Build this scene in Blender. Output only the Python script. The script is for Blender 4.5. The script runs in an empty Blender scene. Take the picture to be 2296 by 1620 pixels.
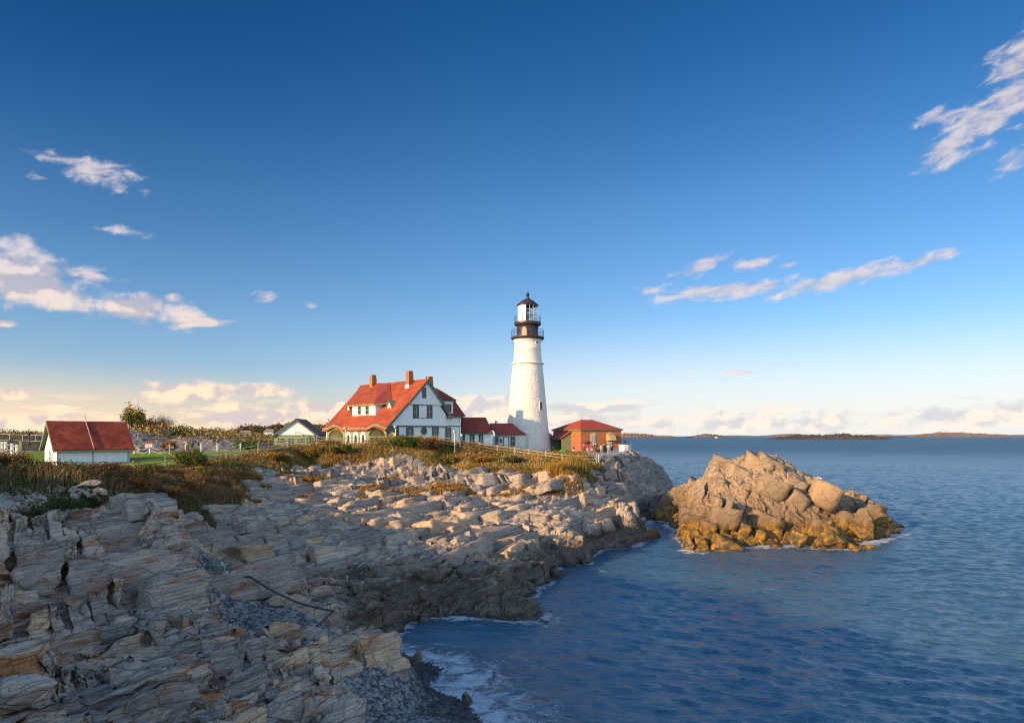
import bpy, bmesh, math, random
import numpy as np
from mathutils import Vector, Matrix
from mathutils.geometry import tessellate_polygon
R = math.radians
scene = bpy.context.scene
COL = scene.collection
random.seed(7); rng = np.random.default_rng(7)

# ------------------------------------------------------------------ camera
F = 1530.0                      # focal length in the units the photo was measured in (2296 wide)
CAMZ = 10.5
cam = bpy.data.cameras.new('camera'); co = bpy.data.objects.new('camera', cam); COL.objects.link(co)
co.location = (0, 0, CAMZ); co.rotation_euler = (R(90), 0, 0)
cam.sensor_width = 36; cam.lens = 36*F/2296; cam.shift_y = 167.0/2296
cam.clip_start = .1; cam.clip_end = 60000
scene.camera = co
scene.view_settings.view_transform = 'Standard'; scene.view_settings.look = 'None'
scene.cycles.filter_width = 1.05
scene.view_settings.exposure = 0.68; scene.view_settings.gamma = 1

# ------------------------------------------------------------------ sun
SUN_AZ, SUN_EL = 50.5, 14.5      # the sun stands behind the camera to the left
sa, ca = math.sin(R(SUN_AZ)), math.cos(R(SUN_AZ))
sun = bpy.data.lights.new('sun', 'SUN'); sun.energy = 4.9; sun.angle = R(.6); sun.color = (1, .65, .33)
so = bpy.data.objects.new('sun', sun); COL.objects.link(so)
tosun = Vector((-sa*math.cos(R(SUN_EL)), -ca*math.cos(R(SUN_EL)), math.sin(R(SUN_EL))))
so.rotation_euler = tosun.to_track_quat('Z', 'Y').to_euler(); so.location = (-20, -20, 60)

# ------------------------------------------------------------------ node helpers
class NT:
    def __init__(s, tree): s.t = tree; s.t.nodes.clear()
    def n(s, typ, **kw):
        nd = s.t.nodes.new(typ)
        for k, v in kw.items():
            if k.startswith('i_'):
                key = k[2:]; key = int(key) if key.isdigit() else key.replace('_', ' ')
                s.set(nd.inputs[key], v)
            else: setattr(nd, k, v)
        return nd
    def set(s, sock, v):
        if isinstance(v, bpy.types.NodeSocket): s.t.links.new(v, sock)
        elif isinstance(v, bpy.types.Node): s.t.links.new(v.outputs[0], sock)
        else: sock.default_value = v
    def m(s, op, a, b=None, c=None, clamp=False):
        nd = s.t.nodes.new('ShaderNodeMath'); nd.operation = op; nd.use_clamp = clamp
        s.set(nd.inputs[0], a)
        if b is not None: s.set(nd.inputs[1], b)
        if c is not None: s.set(nd.inputs[2], c)
        return nd.outputs[0]
    def vm(s, op, a, b=None, out=0):
        nd = s.t.nodes.new('ShaderNodeVectorMath'); nd.operation = op
        s.set(nd.inputs[0], a)
        if b is not None: s.set(nd.inputs[1], b)
        return nd.outputs['Value'] if op in ('DOT_PRODUCT', 'LENGTH') else nd.outputs[0]
    def ss(s, x, lo, hi, a=0.0, b=1.0):
        nd = s.t.nodes.new('ShaderNodeMapRange'); nd.interpolation_type = 'SMOOTHSTEP'
        s.set(nd.inputs[0], x)
        for i, v in enumerate((lo, hi, a, b)): s.set(nd.inputs[1+i], v)
        return nd.outputs[0]
    def mix(s, f, a, b, mode='MIX'):
        nd = s.t.nodes.new('ShaderNodeMix'); nd.data_type = 'RGBA'; nd.blend_type = mode
        s.set(nd.inputs[0], f)
        for k, v in ((6, a), (7, b)):
            if isinstance(v, tuple) and len(v) == 3: v = (*v, 1)
            s.set(nd.inputs[k], v)
        return nd.outputs[2]
    def noise(s, vec, scale, detail=4, rough=.55, out=0, dim='3D', dist=0):
        nd = s.t.nodes.new('ShaderNodeTexNoise'); nd.noise_dimensions = dim
        if vec is not None: s.set(nd.inputs['Vector'], vec)
        nd.inputs['Scale'].default_value = scale; nd.inputs['Detail'].default_value = detail
        nd.inputs['Roughness'].default_value = rough; nd.inputs['Distortion'].default_value = dist
        return nd.outputs[out]
    def attr(s, name, out='Fac'):
        nd = s.t.nodes.new('ShaderNodeAttribute'); nd.attribute_name = name; return nd.outputs[out]
    def xyz(s, x, y, z): return s.n('ShaderNodeCombineXYZ', i_0=x, i_1=y, i_2=z).outputs[0]
    def bump(s, h, dist, strength=1.0, normal=None):
        nd = s.n('ShaderNodeBump', i_Strength=strength, i_Distance=dist, i_Height=h)
        if normal is not None: s.set(nd.inputs['Normal'], normal)
        return nd.outputs[0]
MATS = {}
def material(name, fn=None, color=(.5, .5, .5), rough=.7, metal=0.0, noise=0.0, nscale=3.0, bump=0.0, bscale=20.0, spec=.5):
    if name in MATS: return MATS[name]
    mt = bpy.data.materials.new(name); mt.use_nodes = True; MATS[name] = mt
    t = NT(mt.node_tree); out = t.n('ShaderNodeOutputMaterial'); b = t.n('ShaderNodeBsdfPrincipled')
    t.set(out.inputs[0], b)
    b.inputs['Roughness'].default_value = rough; b.inputs['Metallic'].default_value = metal
    b.inputs['Specular IOR Level'].default_value = spec
    b.inputs['Base Color'].default_value = (*color, 1)
    pos = t.n('ShaderNodeNewGeometry').outputs['Position']
    if noise:
        nz = t.noise(pos, nscale, 5, .6)
        t.set(b.inputs['Base Color'], t.mix(t.ss(nz, .25, .75), tuple(c*(1-noise) for c in color), tuple(min(1, c*(1+noise)) for c in color)))
    if bump: t.set(b.inputs['Normal'], t.bump(t.noise(pos, bscale, 4), bump))
    if fn: fn(t, b, pos)
    return mt

# ------------------------------------------------------------------ sky with clouds
world = bpy.data.worlds.new('World'); scene.world = world; world.use_nodes = True
def build_world():
    t = NT(world.node_tree)
    out = t.n('ShaderNodeOutputWorld'); bg = t.n('ShaderNodeBackground'); t.set(out.inputs[0], bg)
    d = t.n('ShaderNodeTexCoord').outputs['Generated']
    sp = t.n('ShaderNodeSeparateXYZ', i_0=d); X, Y, Z = sp.outputs
    sky = t.n('ShaderNodeTexSky'); sky.sky_type = 'NISHITA'; sky.sun_disc = False
    sky.sun_elevation = R(SUN_EL); sky.sun_rotation = R(180+SUN_AZ)
    sky.altitude = 0; sky.air_density = 1.0; sky.dust_density = .6; sky.ozone_density = 3.0
    az = t.m('ARCTAN2', X, Y); el = t.m('ARCSINE', Z)
    # air: polarised, saturated blue overhead, a pale warm belt at the horizon
    hs = t.n('ShaderNodeHueSaturation', i_Saturation=t.ss(t.m('ABSOLUTE', az), R(100), R(50), .8, SKY_SAT), i_Color=sky.outputs[0])
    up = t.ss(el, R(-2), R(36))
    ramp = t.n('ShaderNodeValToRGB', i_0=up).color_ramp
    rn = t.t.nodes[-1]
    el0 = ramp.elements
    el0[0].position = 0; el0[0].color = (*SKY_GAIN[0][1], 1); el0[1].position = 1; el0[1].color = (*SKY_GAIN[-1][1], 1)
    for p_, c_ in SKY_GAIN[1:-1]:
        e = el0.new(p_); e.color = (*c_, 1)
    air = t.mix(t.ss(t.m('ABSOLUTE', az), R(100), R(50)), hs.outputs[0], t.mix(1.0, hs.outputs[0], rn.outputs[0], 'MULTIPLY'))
    air = t.mix(t.m('MULTIPLY', t.ss(az, R(0), R(-42)), t.ss(el, R(6), R(0))), air, (2.8, 2.15, 1.55))
    air = t.mix(t.m('MULTIPLY', t.ss(az, R(-25), R(15)), t.ss(el, R(10), R(0), 0, .8)), air, (2.55, 2.5, 2.45))
    air = t.mix(t.m('MULTIPLY', t.ss(az, R(0), R(-40)), t.ss(el, R(5), R(30))), air, t.mix(1.0, air, (.5, .72, .84), 'MULTIPLY'))
    # cloud field: blobs on the dome, edges broken by noise, sun side lit and base in shade
    v0 = t.xyz(az, t.m('MULTIPLY', el, 1.5), 0.0)
    def field(shift_u, shift_v):
        v = t.vm('ADD', v0, (shift_u, shift_v, 0))
        return t.m('ADD', t.m('MULTIPLY', t.noise(v, 24, 8, .6, dim='2D'), .62), t.m('MULTIPLY', t.noise(v, 8, 3, .5, dim='2D'), .38))
    n1 = field(0, 0)
    def soft(vec, s): return t.noise(vec, s, 3.0, .5, dim='2D')
    lo = t.m('SUBTRACT', soft(v0, 20), soft(t.vm('ADD', v0, (-.007, .018, 0)), 20))
    def ell(u, v, w, h, rot=0, k=1.0):
        a0 = math.atan((u-1148)/F); e0 = math.atan((977-v)/math.hypot(F, u-1148))
        s = math.cos(a0); w = w/F*s*s; h = h/F*s
        da = t.m('SUBTRACT', az, a0); de = t.m('SUBTRACT', el, e0)
        c_, s_ = math.cos(R(rot)), math.sin(R(rot))
        p = t.m('MULTIPLY', t.m('ADD', t.m('MULTIPLY', da, c_), t.m('MULTIPLY', de, s_)), 1/w)
        q = t.m('MULTIPLY', t.m('SUBTRACT', t.m('MULTIPLY', de, c_), t.m('MULTIPLY', da, s_)), 1/h)
        r = t.m('SQRT', t.m('ADD', t.m('MULTIPLY', p, p), t.m('MULTIPLY', q, q)))
        return t.m('MULTIPLY', t.m('SUBTRACT', 1.0, r), k)
    acc = None
    wis = None
    for c in CLOUDS:
        e = ell(*c); acc = e if acc is None else t.m('MAXIMUM', acc, e)
    for c in WISPS:
        e = ell(*c); wis = e if wis is None else t.m('MAXIMUM', wis, e)
    rot = R(12); wu = t.m('ADD', t.m('MULTIPLY', az, math.cos(rot)), t.m('MULTIPLY', el, math.sin(rot))); wv = t.m('SUBTRACT', t.m('MULTIPLY', el, math.cos(rot)), t.m('MULTIPLY', az, math.sin(rot)))
    vw = t.xyz(wu, t.m('MULTIPLY', wv, 2.6), 7.0); nw = t.noise(vw, 26, 9, .64, dim='3D', dist=.4)
    dw = t.ss(t.m('ADD', t.m('MULTIPLY', t.m('MAXIMUM', wis, -1.0), .42), t.m('MULTIPLY', t.m('SUBTRACT', nw, .55), 1.5)), -.04, .42)
    acc = t.m('MAXIMUM', acc, -1.0)
    dens = t.ss(t.m('ADD', t.m('MULTIPLY', acc, .38), t.m('SUBTRACT', n1, .5)), .0, .26)
    lit = t.ss(t.m('ADD', t.m('MULTIPLY', lo, 3.8), t.m('ADD', t.m('MULTIPLY', acc, -.22), t.m('MULTIPLY', t.m('SUBTRACT', n1, .5), 1.1))), -.42, .30)
    # low belt of cloud bars near the horizon
    vb = t.xyz(t.m('MULTIPLY', az, 1.0), t.m('MULTIPLY', el, 5.0), 3.0)
    nb = t.noise(vb, 13, 7, .55, dim='2D'); nb2 = t.noise(t.vm('ADD', vb, (-.012, .05, 0)), 13, 3, .5, dim='2D'); nb3 = t.noise(vb, 13, 3, .5, dim='2D')
    belt = t.m('MULTIPLY', t.ss(el, R(.1), R(.6)), t.ss(el, R(3.3), R(1.9)))
    db = t.m('MULTIPLY', t.ss(nb, .47, .68, 0, .9), belt)
    litb = t.ss(t.m('MULTIPLY', t.m('SUBTRACT', nb3, nb2), 4.5), -.32, .22)
    warm = t.ss(el, R(14), R(1.5)); left = t.ss(az, R(25), R(-35))
    litc = t.mix(warm, (2.15, 1.9, 1.95), t.mix(left, (2.7, 2.4, 2.1), (3.1, 2.3, 1.6)))
    shc = t.mix(warm, (1.2, 1.25, 1.55), t.mix(left, (1.85, 1.88, 1.95), (1.9, 1.6, 1.55)))
    c1 = t.mix(db, air, t.mix(litb, shc, litc))
    c2 = t.mix(t.m('MULTIPLY', dens, .93), c1, t.mix(lit, shc, litc))
    c2 = t.mix(t.m('MULTIPLY', dw, .85), c2, t.mix(t.ss(nw, .35, .7), shc, litc))
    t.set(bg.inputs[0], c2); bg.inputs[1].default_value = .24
SKY_SAT = 1.18
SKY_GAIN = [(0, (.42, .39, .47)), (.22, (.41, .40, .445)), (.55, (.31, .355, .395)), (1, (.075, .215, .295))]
CLOUDS = [(20, 620, 150, 95, -22), (150, 675, 150, 50, -8), (320, 700, 150, 34, -4), (440, 722, 70, 12, 2), (345, 690, 90, 34, 0, .9), (385, 668, 28, 14),
          (200, 615, 70, 12, -4, .7), (10, 725, 34, 10),
          (420, 880, 125, 30), (590, 876, 100, 24), (35, 884, 52, 16), (300, 898, 8, 6), (1660, 835, 40, 5, 0, .8), (1540, 833, 26, 4, 0, .7), (1075, 900, 90, 20, 0, .9),
          (560, 938, 250, 38), (720, 920, 130, 42, 5), (70, 955, 170, 30), (350, 948, 90, 34), (1090, 930, 150, 26), (1330, 915, 150, 16), (1300, 940, 190, 22), (1700, 945, 330, 34, 0, .8), (2100, 930, 330, 34, 0, .8), (900, 945, 200, 30)]
WISPS = [(215, 385, 150, 34, -5, 1.2), (265, 517, 70, 14, 0), (585, 662, 32, 16), (705, 687, 22, 10, 0, .8), (80, 393, 26, 12, 0, .8), (115, 342, 24, 16, 0, .7), (440, 722, 110, 20, 2), (200, 618, 110, 20, -6),
         (2290, 140, 130, 66, 38, 1.3), (2200, 270, 150, 60, 22, 1.4), (2115, 338, 90, 40, 30, 1.3), (2275, 215, 110, 60, 40, 1.3), (2268, 360, 60, 30, 40), (2105, 265, 60, 24, 0),
         (1570, 597, 90, 24, 24, 1.2), (1680, 590, 70, 18, 6), (1775, 592, 40, 10, 0, .8), (1640, 650, 240, 24, 2, 1.4), (1880, 627, 220, 26, 9, 1.5), (2065, 587, 110, 18, 13, 1.3), (1455, 652, 40, 14, 0, 1.1), (1660, 835, 50, 6, 0), (1540, 833, 30, 5, 0)]
DRAFT = False
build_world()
# ------------------------------------------------------------------ numeric noise
TAB = rng.random((65536, 4)).astype(np.float32)
def hidx(ix, iy, iz, seed):
    h = (ix.astype(np.int64)*73856093) ^ (iy.astype(np.int64)*19349663) ^ (iz.astype(np.int64)*83492791) ^ (seed*2654435)
    h = (h ^ (h >> 13))*1274126177
    return (h ^ (h >> 16)) & 65535
def vnoise(p, seed=0):
    i = np.floor(p); f = (p-i).astype(np.float32); f = f*f*(3-2*f); i = i.astype(np.int64); r = 0
    for a in (0, 1):
        wa = f[:, 0] if a else 1-f[:, 0]
        for b in (0, 1):
            wb = wa*(f[:, 1] if b else 1-f[:, 1])
            for c in (0, 1):
                r = r+wb*(f[:, 2] if c else 1-f[:, 2])*TAB[hidx(i[:, 0]+a, i[:, 1]+b, i[:, 2]+c, seed), 0]
    return r
def fbm(p, seed=0, oct=4):
    r = 0; a = .5; s = 0
    for k in range(oct):
        r = r+a*vnoise(p*(2**k), seed+k); s += a; a *= .5
    return r/s
def cells(q, seed, jit=.5):
    """nearest jittered lattice cell: offset to its centre, its random numbers, distance to the next cell's border"""
    base = np.floor(q-.5).astype(np.int64); n = len(q)
    d1 = np.full(n, 9e9, np.float32); d2 = d1.copy(); off = np.zeros((n, 3), np.float32); rid = np.zeros(n, np.int64)
    for a in (0, 1):
        for b in (0, 1):
            for c in (0, 1):
                ci = base+np.array((a, b, c)); h = hidx(ci[:, 0], ci[:, 1], ci[:, 2], seed)
                cc = ci+.5+(TAB[h, :3]-.5)*jit
                o = (q-cc).astype(np.float32); d = np.sqrt((o*o).sum(1))
                nearer = d < d1
                d2 = np.where(nearer, d1, np.minimum(d2, d)); d1 = np.where(nearer, d, d1)
                off[nearer] = o[nearer]; rid[nearer] = h[nearer]
    return off, rid, d2-d1
# bedding of the rock: strike runs away to the right, beds rise to the right
def frame(strike, dip):
    s = np.array((math.sin(strike), math.cos(strike), 0)); c = np.array((math.cos(strike), -math.sin(strike), 0))
    n = np.array((-c[0]*math.sin(dip), -c[1]*math.sin(dip), math.cos(dip))); tt = np.cross(n, s)
    return np.array((s, tt, n))
BED = frame(R(30), R(28))
def rock(P, N, levels, bed=BED, seed=1, warp=.5):
    """displace points P along N with tilted, jointed blocks of several sizes"""
    w = np.stack([fbm(P*.35, 50+i, 3)-.5 for i in range(3)], 1)*2*warp
    q = (P+w) @ bed.T
    D = np.zeros(len(P), np.float32); tone = np.zeros(len(P), np.float32)
    for k, (sc, amp, tilt, crack, cw) in enumerate(levels):
        o, h, e = cells(q/np.array(sc), seed+k*7)
        T = TAB[h]
        T2 = TAB[(h*31+17) & 65535]
        mean = min(sc)
        D += amp*(T[:, 3]-.5)*1.3+tilt*((T2[:, 0]-.5)*o[:, 0]*sc[0]+(T2[:, 1]-.35)*o[:, 1]*sc[1]+(T2[:, 2]-.5)*o[:, 2]*sc[2])
        D -= crack*np.exp(-e*mean/cw)
        tone += (T2[:, 3]-.5)*(.5, .8, .7, .4, .3)[k]
    return D, tone

# ------------------------------------------------------------------ the shape of the land, from points (u, v, distance, kind) or (x, y, z, kind)
def world_pt(u, v, Y): return ((u-1148)/F*Y, Y, CAMZ-(v-977)/F*Y)
PX = """0 1062 55 V;0 1078 43 V;0 1085 35 V;0 1148 30 r;0 1165 27.5 R;0 1190 24.6 R;0 1300 23.3 R;0 1400 22.2 R;0 1450 20.8 R;0 1500 18.3 R;0 1620 14 R;
100 1063 55 V;100 1080 44 V;100 1088 36 V;100 1148 31 r;100 1168 29 r;110 1195 26.2 R;100 1300 24.6 R;100 1400 23.2 R;100 1450 21.4 R;100 1500 18.6 R;100 1620 14.3 R;
200 1062 57 V;200 1079 47 V;200 1085 37 V;200 1128 31 R;200 1172 28.3 r;200 1225 26.8 R;200 1310 25.5 R;200 1400 24 R;200 1450 21.8 R;200 1500 18.9 R;200 1620 14.6 R;
300 1060 60 V;300 1074 52 V;300 1082 43 V;280 1102 31 R;330 1103 30 R;300 1180 29 R;290 1260 27.8 R;280 1330 26.7 R;300 1400 24.8 R;300 1450 22.3 R;300 1500 19.2 R;300 1620 15.2 R;
352 1125 29.5 R;350 1230 28.6 R;375 1300 28 R;400 1340 26.5 R;378 1180 41 V;372 1240 38 R;430 1330 29.5 R;
400 1049 66 V;400 1066 60 V;400 1100 54 V;400 1150 48 V;420 1205 43 R;420 1250 39.5 r;440 1285 36 R;
500 1031 72 V;500 1052 68 V;500 1090 61 V;500 1150 52 R;500 1200 46 R;500 1250 41 R;500 1300 36.5 R;500 1350 31 P;480 1400 26.5 R;500 1450 23 R;450 1520 19.7 R;500 1620 16.3 R;400 1400 24.5 R;400 1500 19.2 R;
600 1012 79 V;600 1035 75 V;600 1060 71 r;600 1090 66 R;600 1120 62 R;600 1160 54 R;600 1220 45.5 R;600 1270 40 R;600 1330 35 R;590 1390 31 P;600 1430 28 R;600 1490 24 R;600 1550 20.5 R;620 1620 17.6 R;
700 1008 85 V;700 1030 82 r;700 1060 76 R;700 1090 70 R;700 1120 65 R;700 1160 57 R;700 1200 50 R;700 1250 44 R;700 1300 39 R;700 1350 35 R;660 1400 30.5 P;700 1440 28 P;680 1500 24.5 R;700 1560 21 R;720 1620 19.4 R;
800 1005 88.5 V;800 1025 85 r;800 1060 79 R;800 1090 72 R;800 1120 66 R;800 1150 60 R;800 1200 51 R;800 1250 45 R;800 1300 41 R;800 1350 37 R;760 1400 32.5 r;
905 1400 37.6 R;860 1395 36.2 R;900 1350 39.5 R;900 1300 43 R;900 1260 46 R;
770 1440 28 R;850 1415 27.8 R;868 1470 27.4 R;820 1545 24.6 P;760 1545 23 r;850 1580 24 P;830 1618 22.5 P;900 1565 25.3 P;960 1618 24.2 P;
900 1003 89 V;900 1025 86 V;900 1060 80 R;900 1090 74 R;900 1130 66 R;900 1170 58 R;900 1210 51.5 R;
1000 1003 89 V;1000 1028 85 V;1000 1060 79.5 R;1000 1100 72 R;1000 1150 62 R;1000 1200 54 R;1000 1260 46.5 R;1000 1310 42.5 R;985 1355 40 R;
1100 1012 88 V;1100 1035 84 V;1100 1070 77 R;1100 1110 70 R;1100 1150 62.5 R;1100 1200 54.5 R;1100 1260 47.5 R;1100 1310 42.3 R;1090 1343 39.8 R;1170 1335 40.8 R;
1200 1022 85 V;1200 1045 82 V;1200 1080 76 R;1200 1130 67 R;1200 1180 58.5 R;1200 1228 53 R;1215 1283 49.6 R;1190 1312 45.5 R;
1300 1035 81 V;1300 1060 77 V;1300 1090 72 R;1300 1140 66 R;1300 1190 60 R;1310 1228 57.3 R;
1350 1040 83 r;1350 1070 79.5 R;1350 1110 74.5 R;1370 1160 70 R;1375 1205 64 R;
1380 1022 86 r;1390 1060 83 R;1400 1100 79 R;1405 1150 74 R;1400 1205 66 R;1422 1010 99 R;1420 1040 95 R;1421 1070 90 R;1403 1014 97 r;1425 1160 76 R"""
WP = """-60 62 7.6 L;-48 68 7.4 L;-38 75 7.7 L;-30 82 8.1 L;-50 85 8.2 L;-40 95 8.4 L;-30 95 8.8 L;-22 100 9.1 L;-12 97 9.1 L;-10 104 9.0 L;-3 100 8.9 L;-20 112 9 L;-30 108 8.8 L;0 108 8.2 L;6 104 8 G;6 96 8 G;12 91 7.9 G;11 97 7.85 G;14 104 7.6 G;10 112 7.55 G;17 110 7.5 G;0 118 7.6 r;12 120 7.5 r;19 118 7.3 r;
-66 70 8.5 V;-71 100 9.3 V;-75 62 8.6 V;-40 110 8 L;-50 110 8.0 r;-62 108 8.6 r;-66 118 11.4 R;-58 120 10.6 R;-50 124 10.4 R;-46 118 9.5 R;-60 130 11.6 V;-80 128 10.8 V;-42 130 9.5 V;-38 128 7 r;-30 125 5 r;-20 128 4 r;-60 150 9 V;-90 150 10 V;-110 120 10 V;-30 145 1 r;-15 145 -1 S;0 130 3 R;
17.9 88 1.2 R;17.2 84 -.2 R;12 90 7.3 V;13.6 91 7.4 V;14.5 96 7.6 G;13 100 7.6 G;16 103 7.6 G;16.3 95 7.9 r;17.6 98 8.0 R;15.6 80 -.5 R;15 75 -1.2 S;14.2 71 -1.2 S;13.6 68 -.7 S;20.3 105 6.8 R;23.2 110 6.3 R;24.8 114 5.6 R;25.6 107 2.8 R;26.6 111 1 R;28.5 116 .2 R;21.6 98 .9 R;19.6 93 .6 R;22.3 101.5 3.4 R;24 103 1.2 R;24 122 4 R;28 126 -1 S;14 132 1 S;
7 58 -1.3 S;9.5 63 -1.2 S;3.5 50.5 -1.4 S;5 54.5 -1.3 S;1.2 42.3 -1.3 S;2.5 46 -1.4 S;-1.6 38.5 -1.2 S;-5 38.3 -1.0 S;-4.2 34 -.8 S;-6.4 35.6 -.3 P;
-3.6 30.7 .08 P;-5.4 30.5 .35 P;-5.3 33 -.05 P;-2.6 27 .16 P;-1.6 25 .16 P;-.5 22 .3 P;-.4 25 -.35 P;-1.1 28 -.4 P;-2.3 32 -.45 P;-4.2 28.5 .5 P;-4.0 26.2 .7 P;-3.0 24 .7 P;0 30 -.8 S;3 25 -.9 S;6 35 -1.5 S;8 45 -2 S;14 58 -2 S;20 60 -3 S;12 30 -3 S;25 45 -4 S;40 60 -5 S;10 70 -1.5 S;19 80 -1.2 S;20.5 88 -.5 S;24 95 -.1 R;28 100 -.8 S;40 100 -4 S;45 80 -4 S;40 20 -4 S;5 15 -1 S;-1 16 .6 P;-4 20 1.5 R;
0 0 8.8 G;-8 2 8.8 G;0 7 6.0 R;-7 8 5.6 R;4 8 4 R;10 5 3 R;14 12 -1 S;20 0 -2 S;30 -30 -3 S;0 -20 9.5 G;-15 12 6.8 R;-22 22 8.2 V;-30 30 8.4 V;-18 0 9.2 V;-40 40 8.5 V;-50 55 8.4 V;-40 20 10 V;-60 40 9.5 V;-80 50 9 V;70 100 -6 S;70 0 -6 S"""
pts = []
for r in PX.replace('\n', '').split(';'):
    if r.strip():
        a = r.split(); pts.append((*world_pt(float(a[0]), float(a[1]), float(a[2])), a[3]))
for r in WP.replace('\n', '').split(';'):
    if r.strip():
        a = r.split(); pts.append((float(a[0]), float(a[1]), float(a[2]), a[3]))
# rail fence: photo position of each post top and its distance
FENCE = [(80, 1032, 60), (144, 1033, 62), (223, 1033, 64), (299, 1033, 66), (371, 1024, 68.5), (440, 1017, 71), (508, 1010, 74), (579, 994, 78), (646, 985, 81), (710, 977.5, 83),
         (771, 979.6, 84), (829, 977.5, 85), (882, 976, 85), (936, 974.3, 85), (985, 976, 85.5), (1031.6, 984.7, 86), (1074.5, 992, 87), (1115, 998, 87), (1154.4, 1003, 87),
         (1184.8, 1007, 86.5), (1224, 1012, 85), (1260.5, 1017, 82.5), (1298, 1019, 82), (1337.6, 1019, 82.5)]
for u, v, Y in FENCE:
    x, y, z = world_pt(u, v, Y); pts.append((x, y, z-1.15, 'V'))
PP = np.array([p[:2] for p in pts]); PZ = np.array([p[2] for p in pts])
KIND = {'R': (1, 0, 0, 0, 0), 'r': (.55, .45, 0, 0, 0), 'V': (.12, 1, 0, 0, 0), 'L': (0, 0, 1, 0, 0), 'G': (0, 0, 0, 0, 1), 'P': (0, 0, 0, 1, 0), 'S': (.7, 0, 0, 0, 0)}
PK = np.array([KIND[p[3]] for p in pts])
def rbf_fit(P_, Z_, c=1.2, lam=.02):
    d = np.sqrt(((P_[:, None]-P_[None])**2).sum(2)+c*c); n = len(P_)
    A = np.zeros((n+1, n+1)); A[:n, :n] = -d+lam*np.eye(n)*0; A[:n, n] = 1; A[n, :n] = 1
    A[:n, :n] -= lam*np.eye(n)*-1
    return np.linalg.solve(A, np.append(Z_, 0))
def rbf_eval(P_, W, q, c=1.2):
    o = np.zeros(len(q))
    for i in range(0, len(q), 20000):
        d = np.sqrt(((q[i:i+20000, None]-P_[None])**2).sum(2)+c*c); o[i:i+20000] = -d @ W[:-1]+W[-1]
    return o
class Field:
    def __init__(s, x0, x1, y0, y1, st, P_, Z_, K_, c=1.2):
        s.x0, s.y0, s.st = x0, y0, st
        gx = np.arange(x0, x1, st); gy = np.arange(y0, y1, st); s.nx, s.ny = len(gx), len(gy)
        q = np.stack(np.meshgrid(gx, gy, indexing='ij'), -1).reshape(-1, 2)
        s.z = rbf_eval(P_, rbf_fit(P_, Z_, c), q, c).reshape(s.nx, s.ny)
        k = np.zeros((len(q), K_.shape[1]))
        for i in range(0, len(q), 20000):
            d2 = ((q[i:i+20000, None]-P_[None])**2).sum(2); w = 1/(d2+.3)**2; k[i:i+20000] = (w @ K_)/w.sum(1)[:, None]
        s.k = k.reshape(s.nx, s.ny, -1)
    def at(s, x, y, what='z'):
        g = s.z if what == 'z' else s.k
        fx = np.clip((x-s.x0)/s.st, 0, s.nx-1.001); fy = np.clip((y-s.y0)/s.st, 0, s.ny-1.001)
        i = fx.astype(int); j = fy.astype(int); a = fx-i; b = fy-j
        if what != 'z': a = a[:, None]; b = b[:, None]
        return g[i, j]*(1-a)*(1-b)+g[i+1, j]*a*(1-b)+g[i, j+1]*(1-a)*b+g[i+1, j+1]*a*b
LAND = Field(-125, 75, -50, 160, .5, PP, PZ, PK)

def mesh_grid(name, V, nu, nv, keep=None, mats=(), attrs=None, smooth=False):
    """grid of nu x nv vertices as one mesh; faces whose flag in keep is False are left out"""
    idx = np.arange(nu*nv).reshape(nu, nv)
    f = np.stack([idx[:-1, :-1], idx[1:, :-1], idx[1:, 1:], idx[:-1, 1:]], -1).reshape(-1, 4)
    if keep is not None: f = f[keep.reshape(-1)[f].any(1)]
    used = np.zeros(nu*nv, bool); used[f.reshape(-1)] = True
    remap = np.cumsum(used)-1; V2 = V[used]; f = remap[f]
    me = bpy.data.meshes.new(name)
    me.vertices.add(len(V2)); me.vertices.foreach_set('co', V2.astype(np.float32).ravel())
    me.loops.add(len(f)*4); me.loops.foreach_set('vertex_index', f.astype(np.int32).ravel())
    me.polygons.add(len(f)); me.polygons.foreach_set('loop_start', (np.arange(len(f))*4).astype(np.int32))
    me.polygons.foreach_set('loop_total', np.full(len(f), 4, np.int32))
    me.polygons.foreach_set('use_smooth', np.full(len(f), smooth, bool))
    for k, a in (attrs or {}).items():
        at = me.attributes.new(k, 'FLOAT', 'POINT'); at.data.foreach_set('value', a[used].astype(np.float32))
    me.update(calc_edges=True)
    for m in mats: me.materials.append(m)
    o = bpy.data.objects.new(name, me); COL.objects.link(o); return o
def normals(V, nu, nv):
    G = V.reshape(nu, nv, 3); du = np.gradient(G, axis=0); dv = np.gradient(G, axis=1)
    n = np.cross(du.reshape(-1, 3), dv.reshape(-1, 3)); n *= np.sign(n[:, 2:3]+1e-9)
    return n/np.maximum(np.linalg.norm(n, axis=1), 1e-9)[:, None]
def tag(o, label=None, cat=None, group=None, kind=None):
    if label: o['label'] = label
    if cat: o['category'] = cat
    if group: o['group'] = group
    if kind: o['kind'] = kind
    return o

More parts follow.
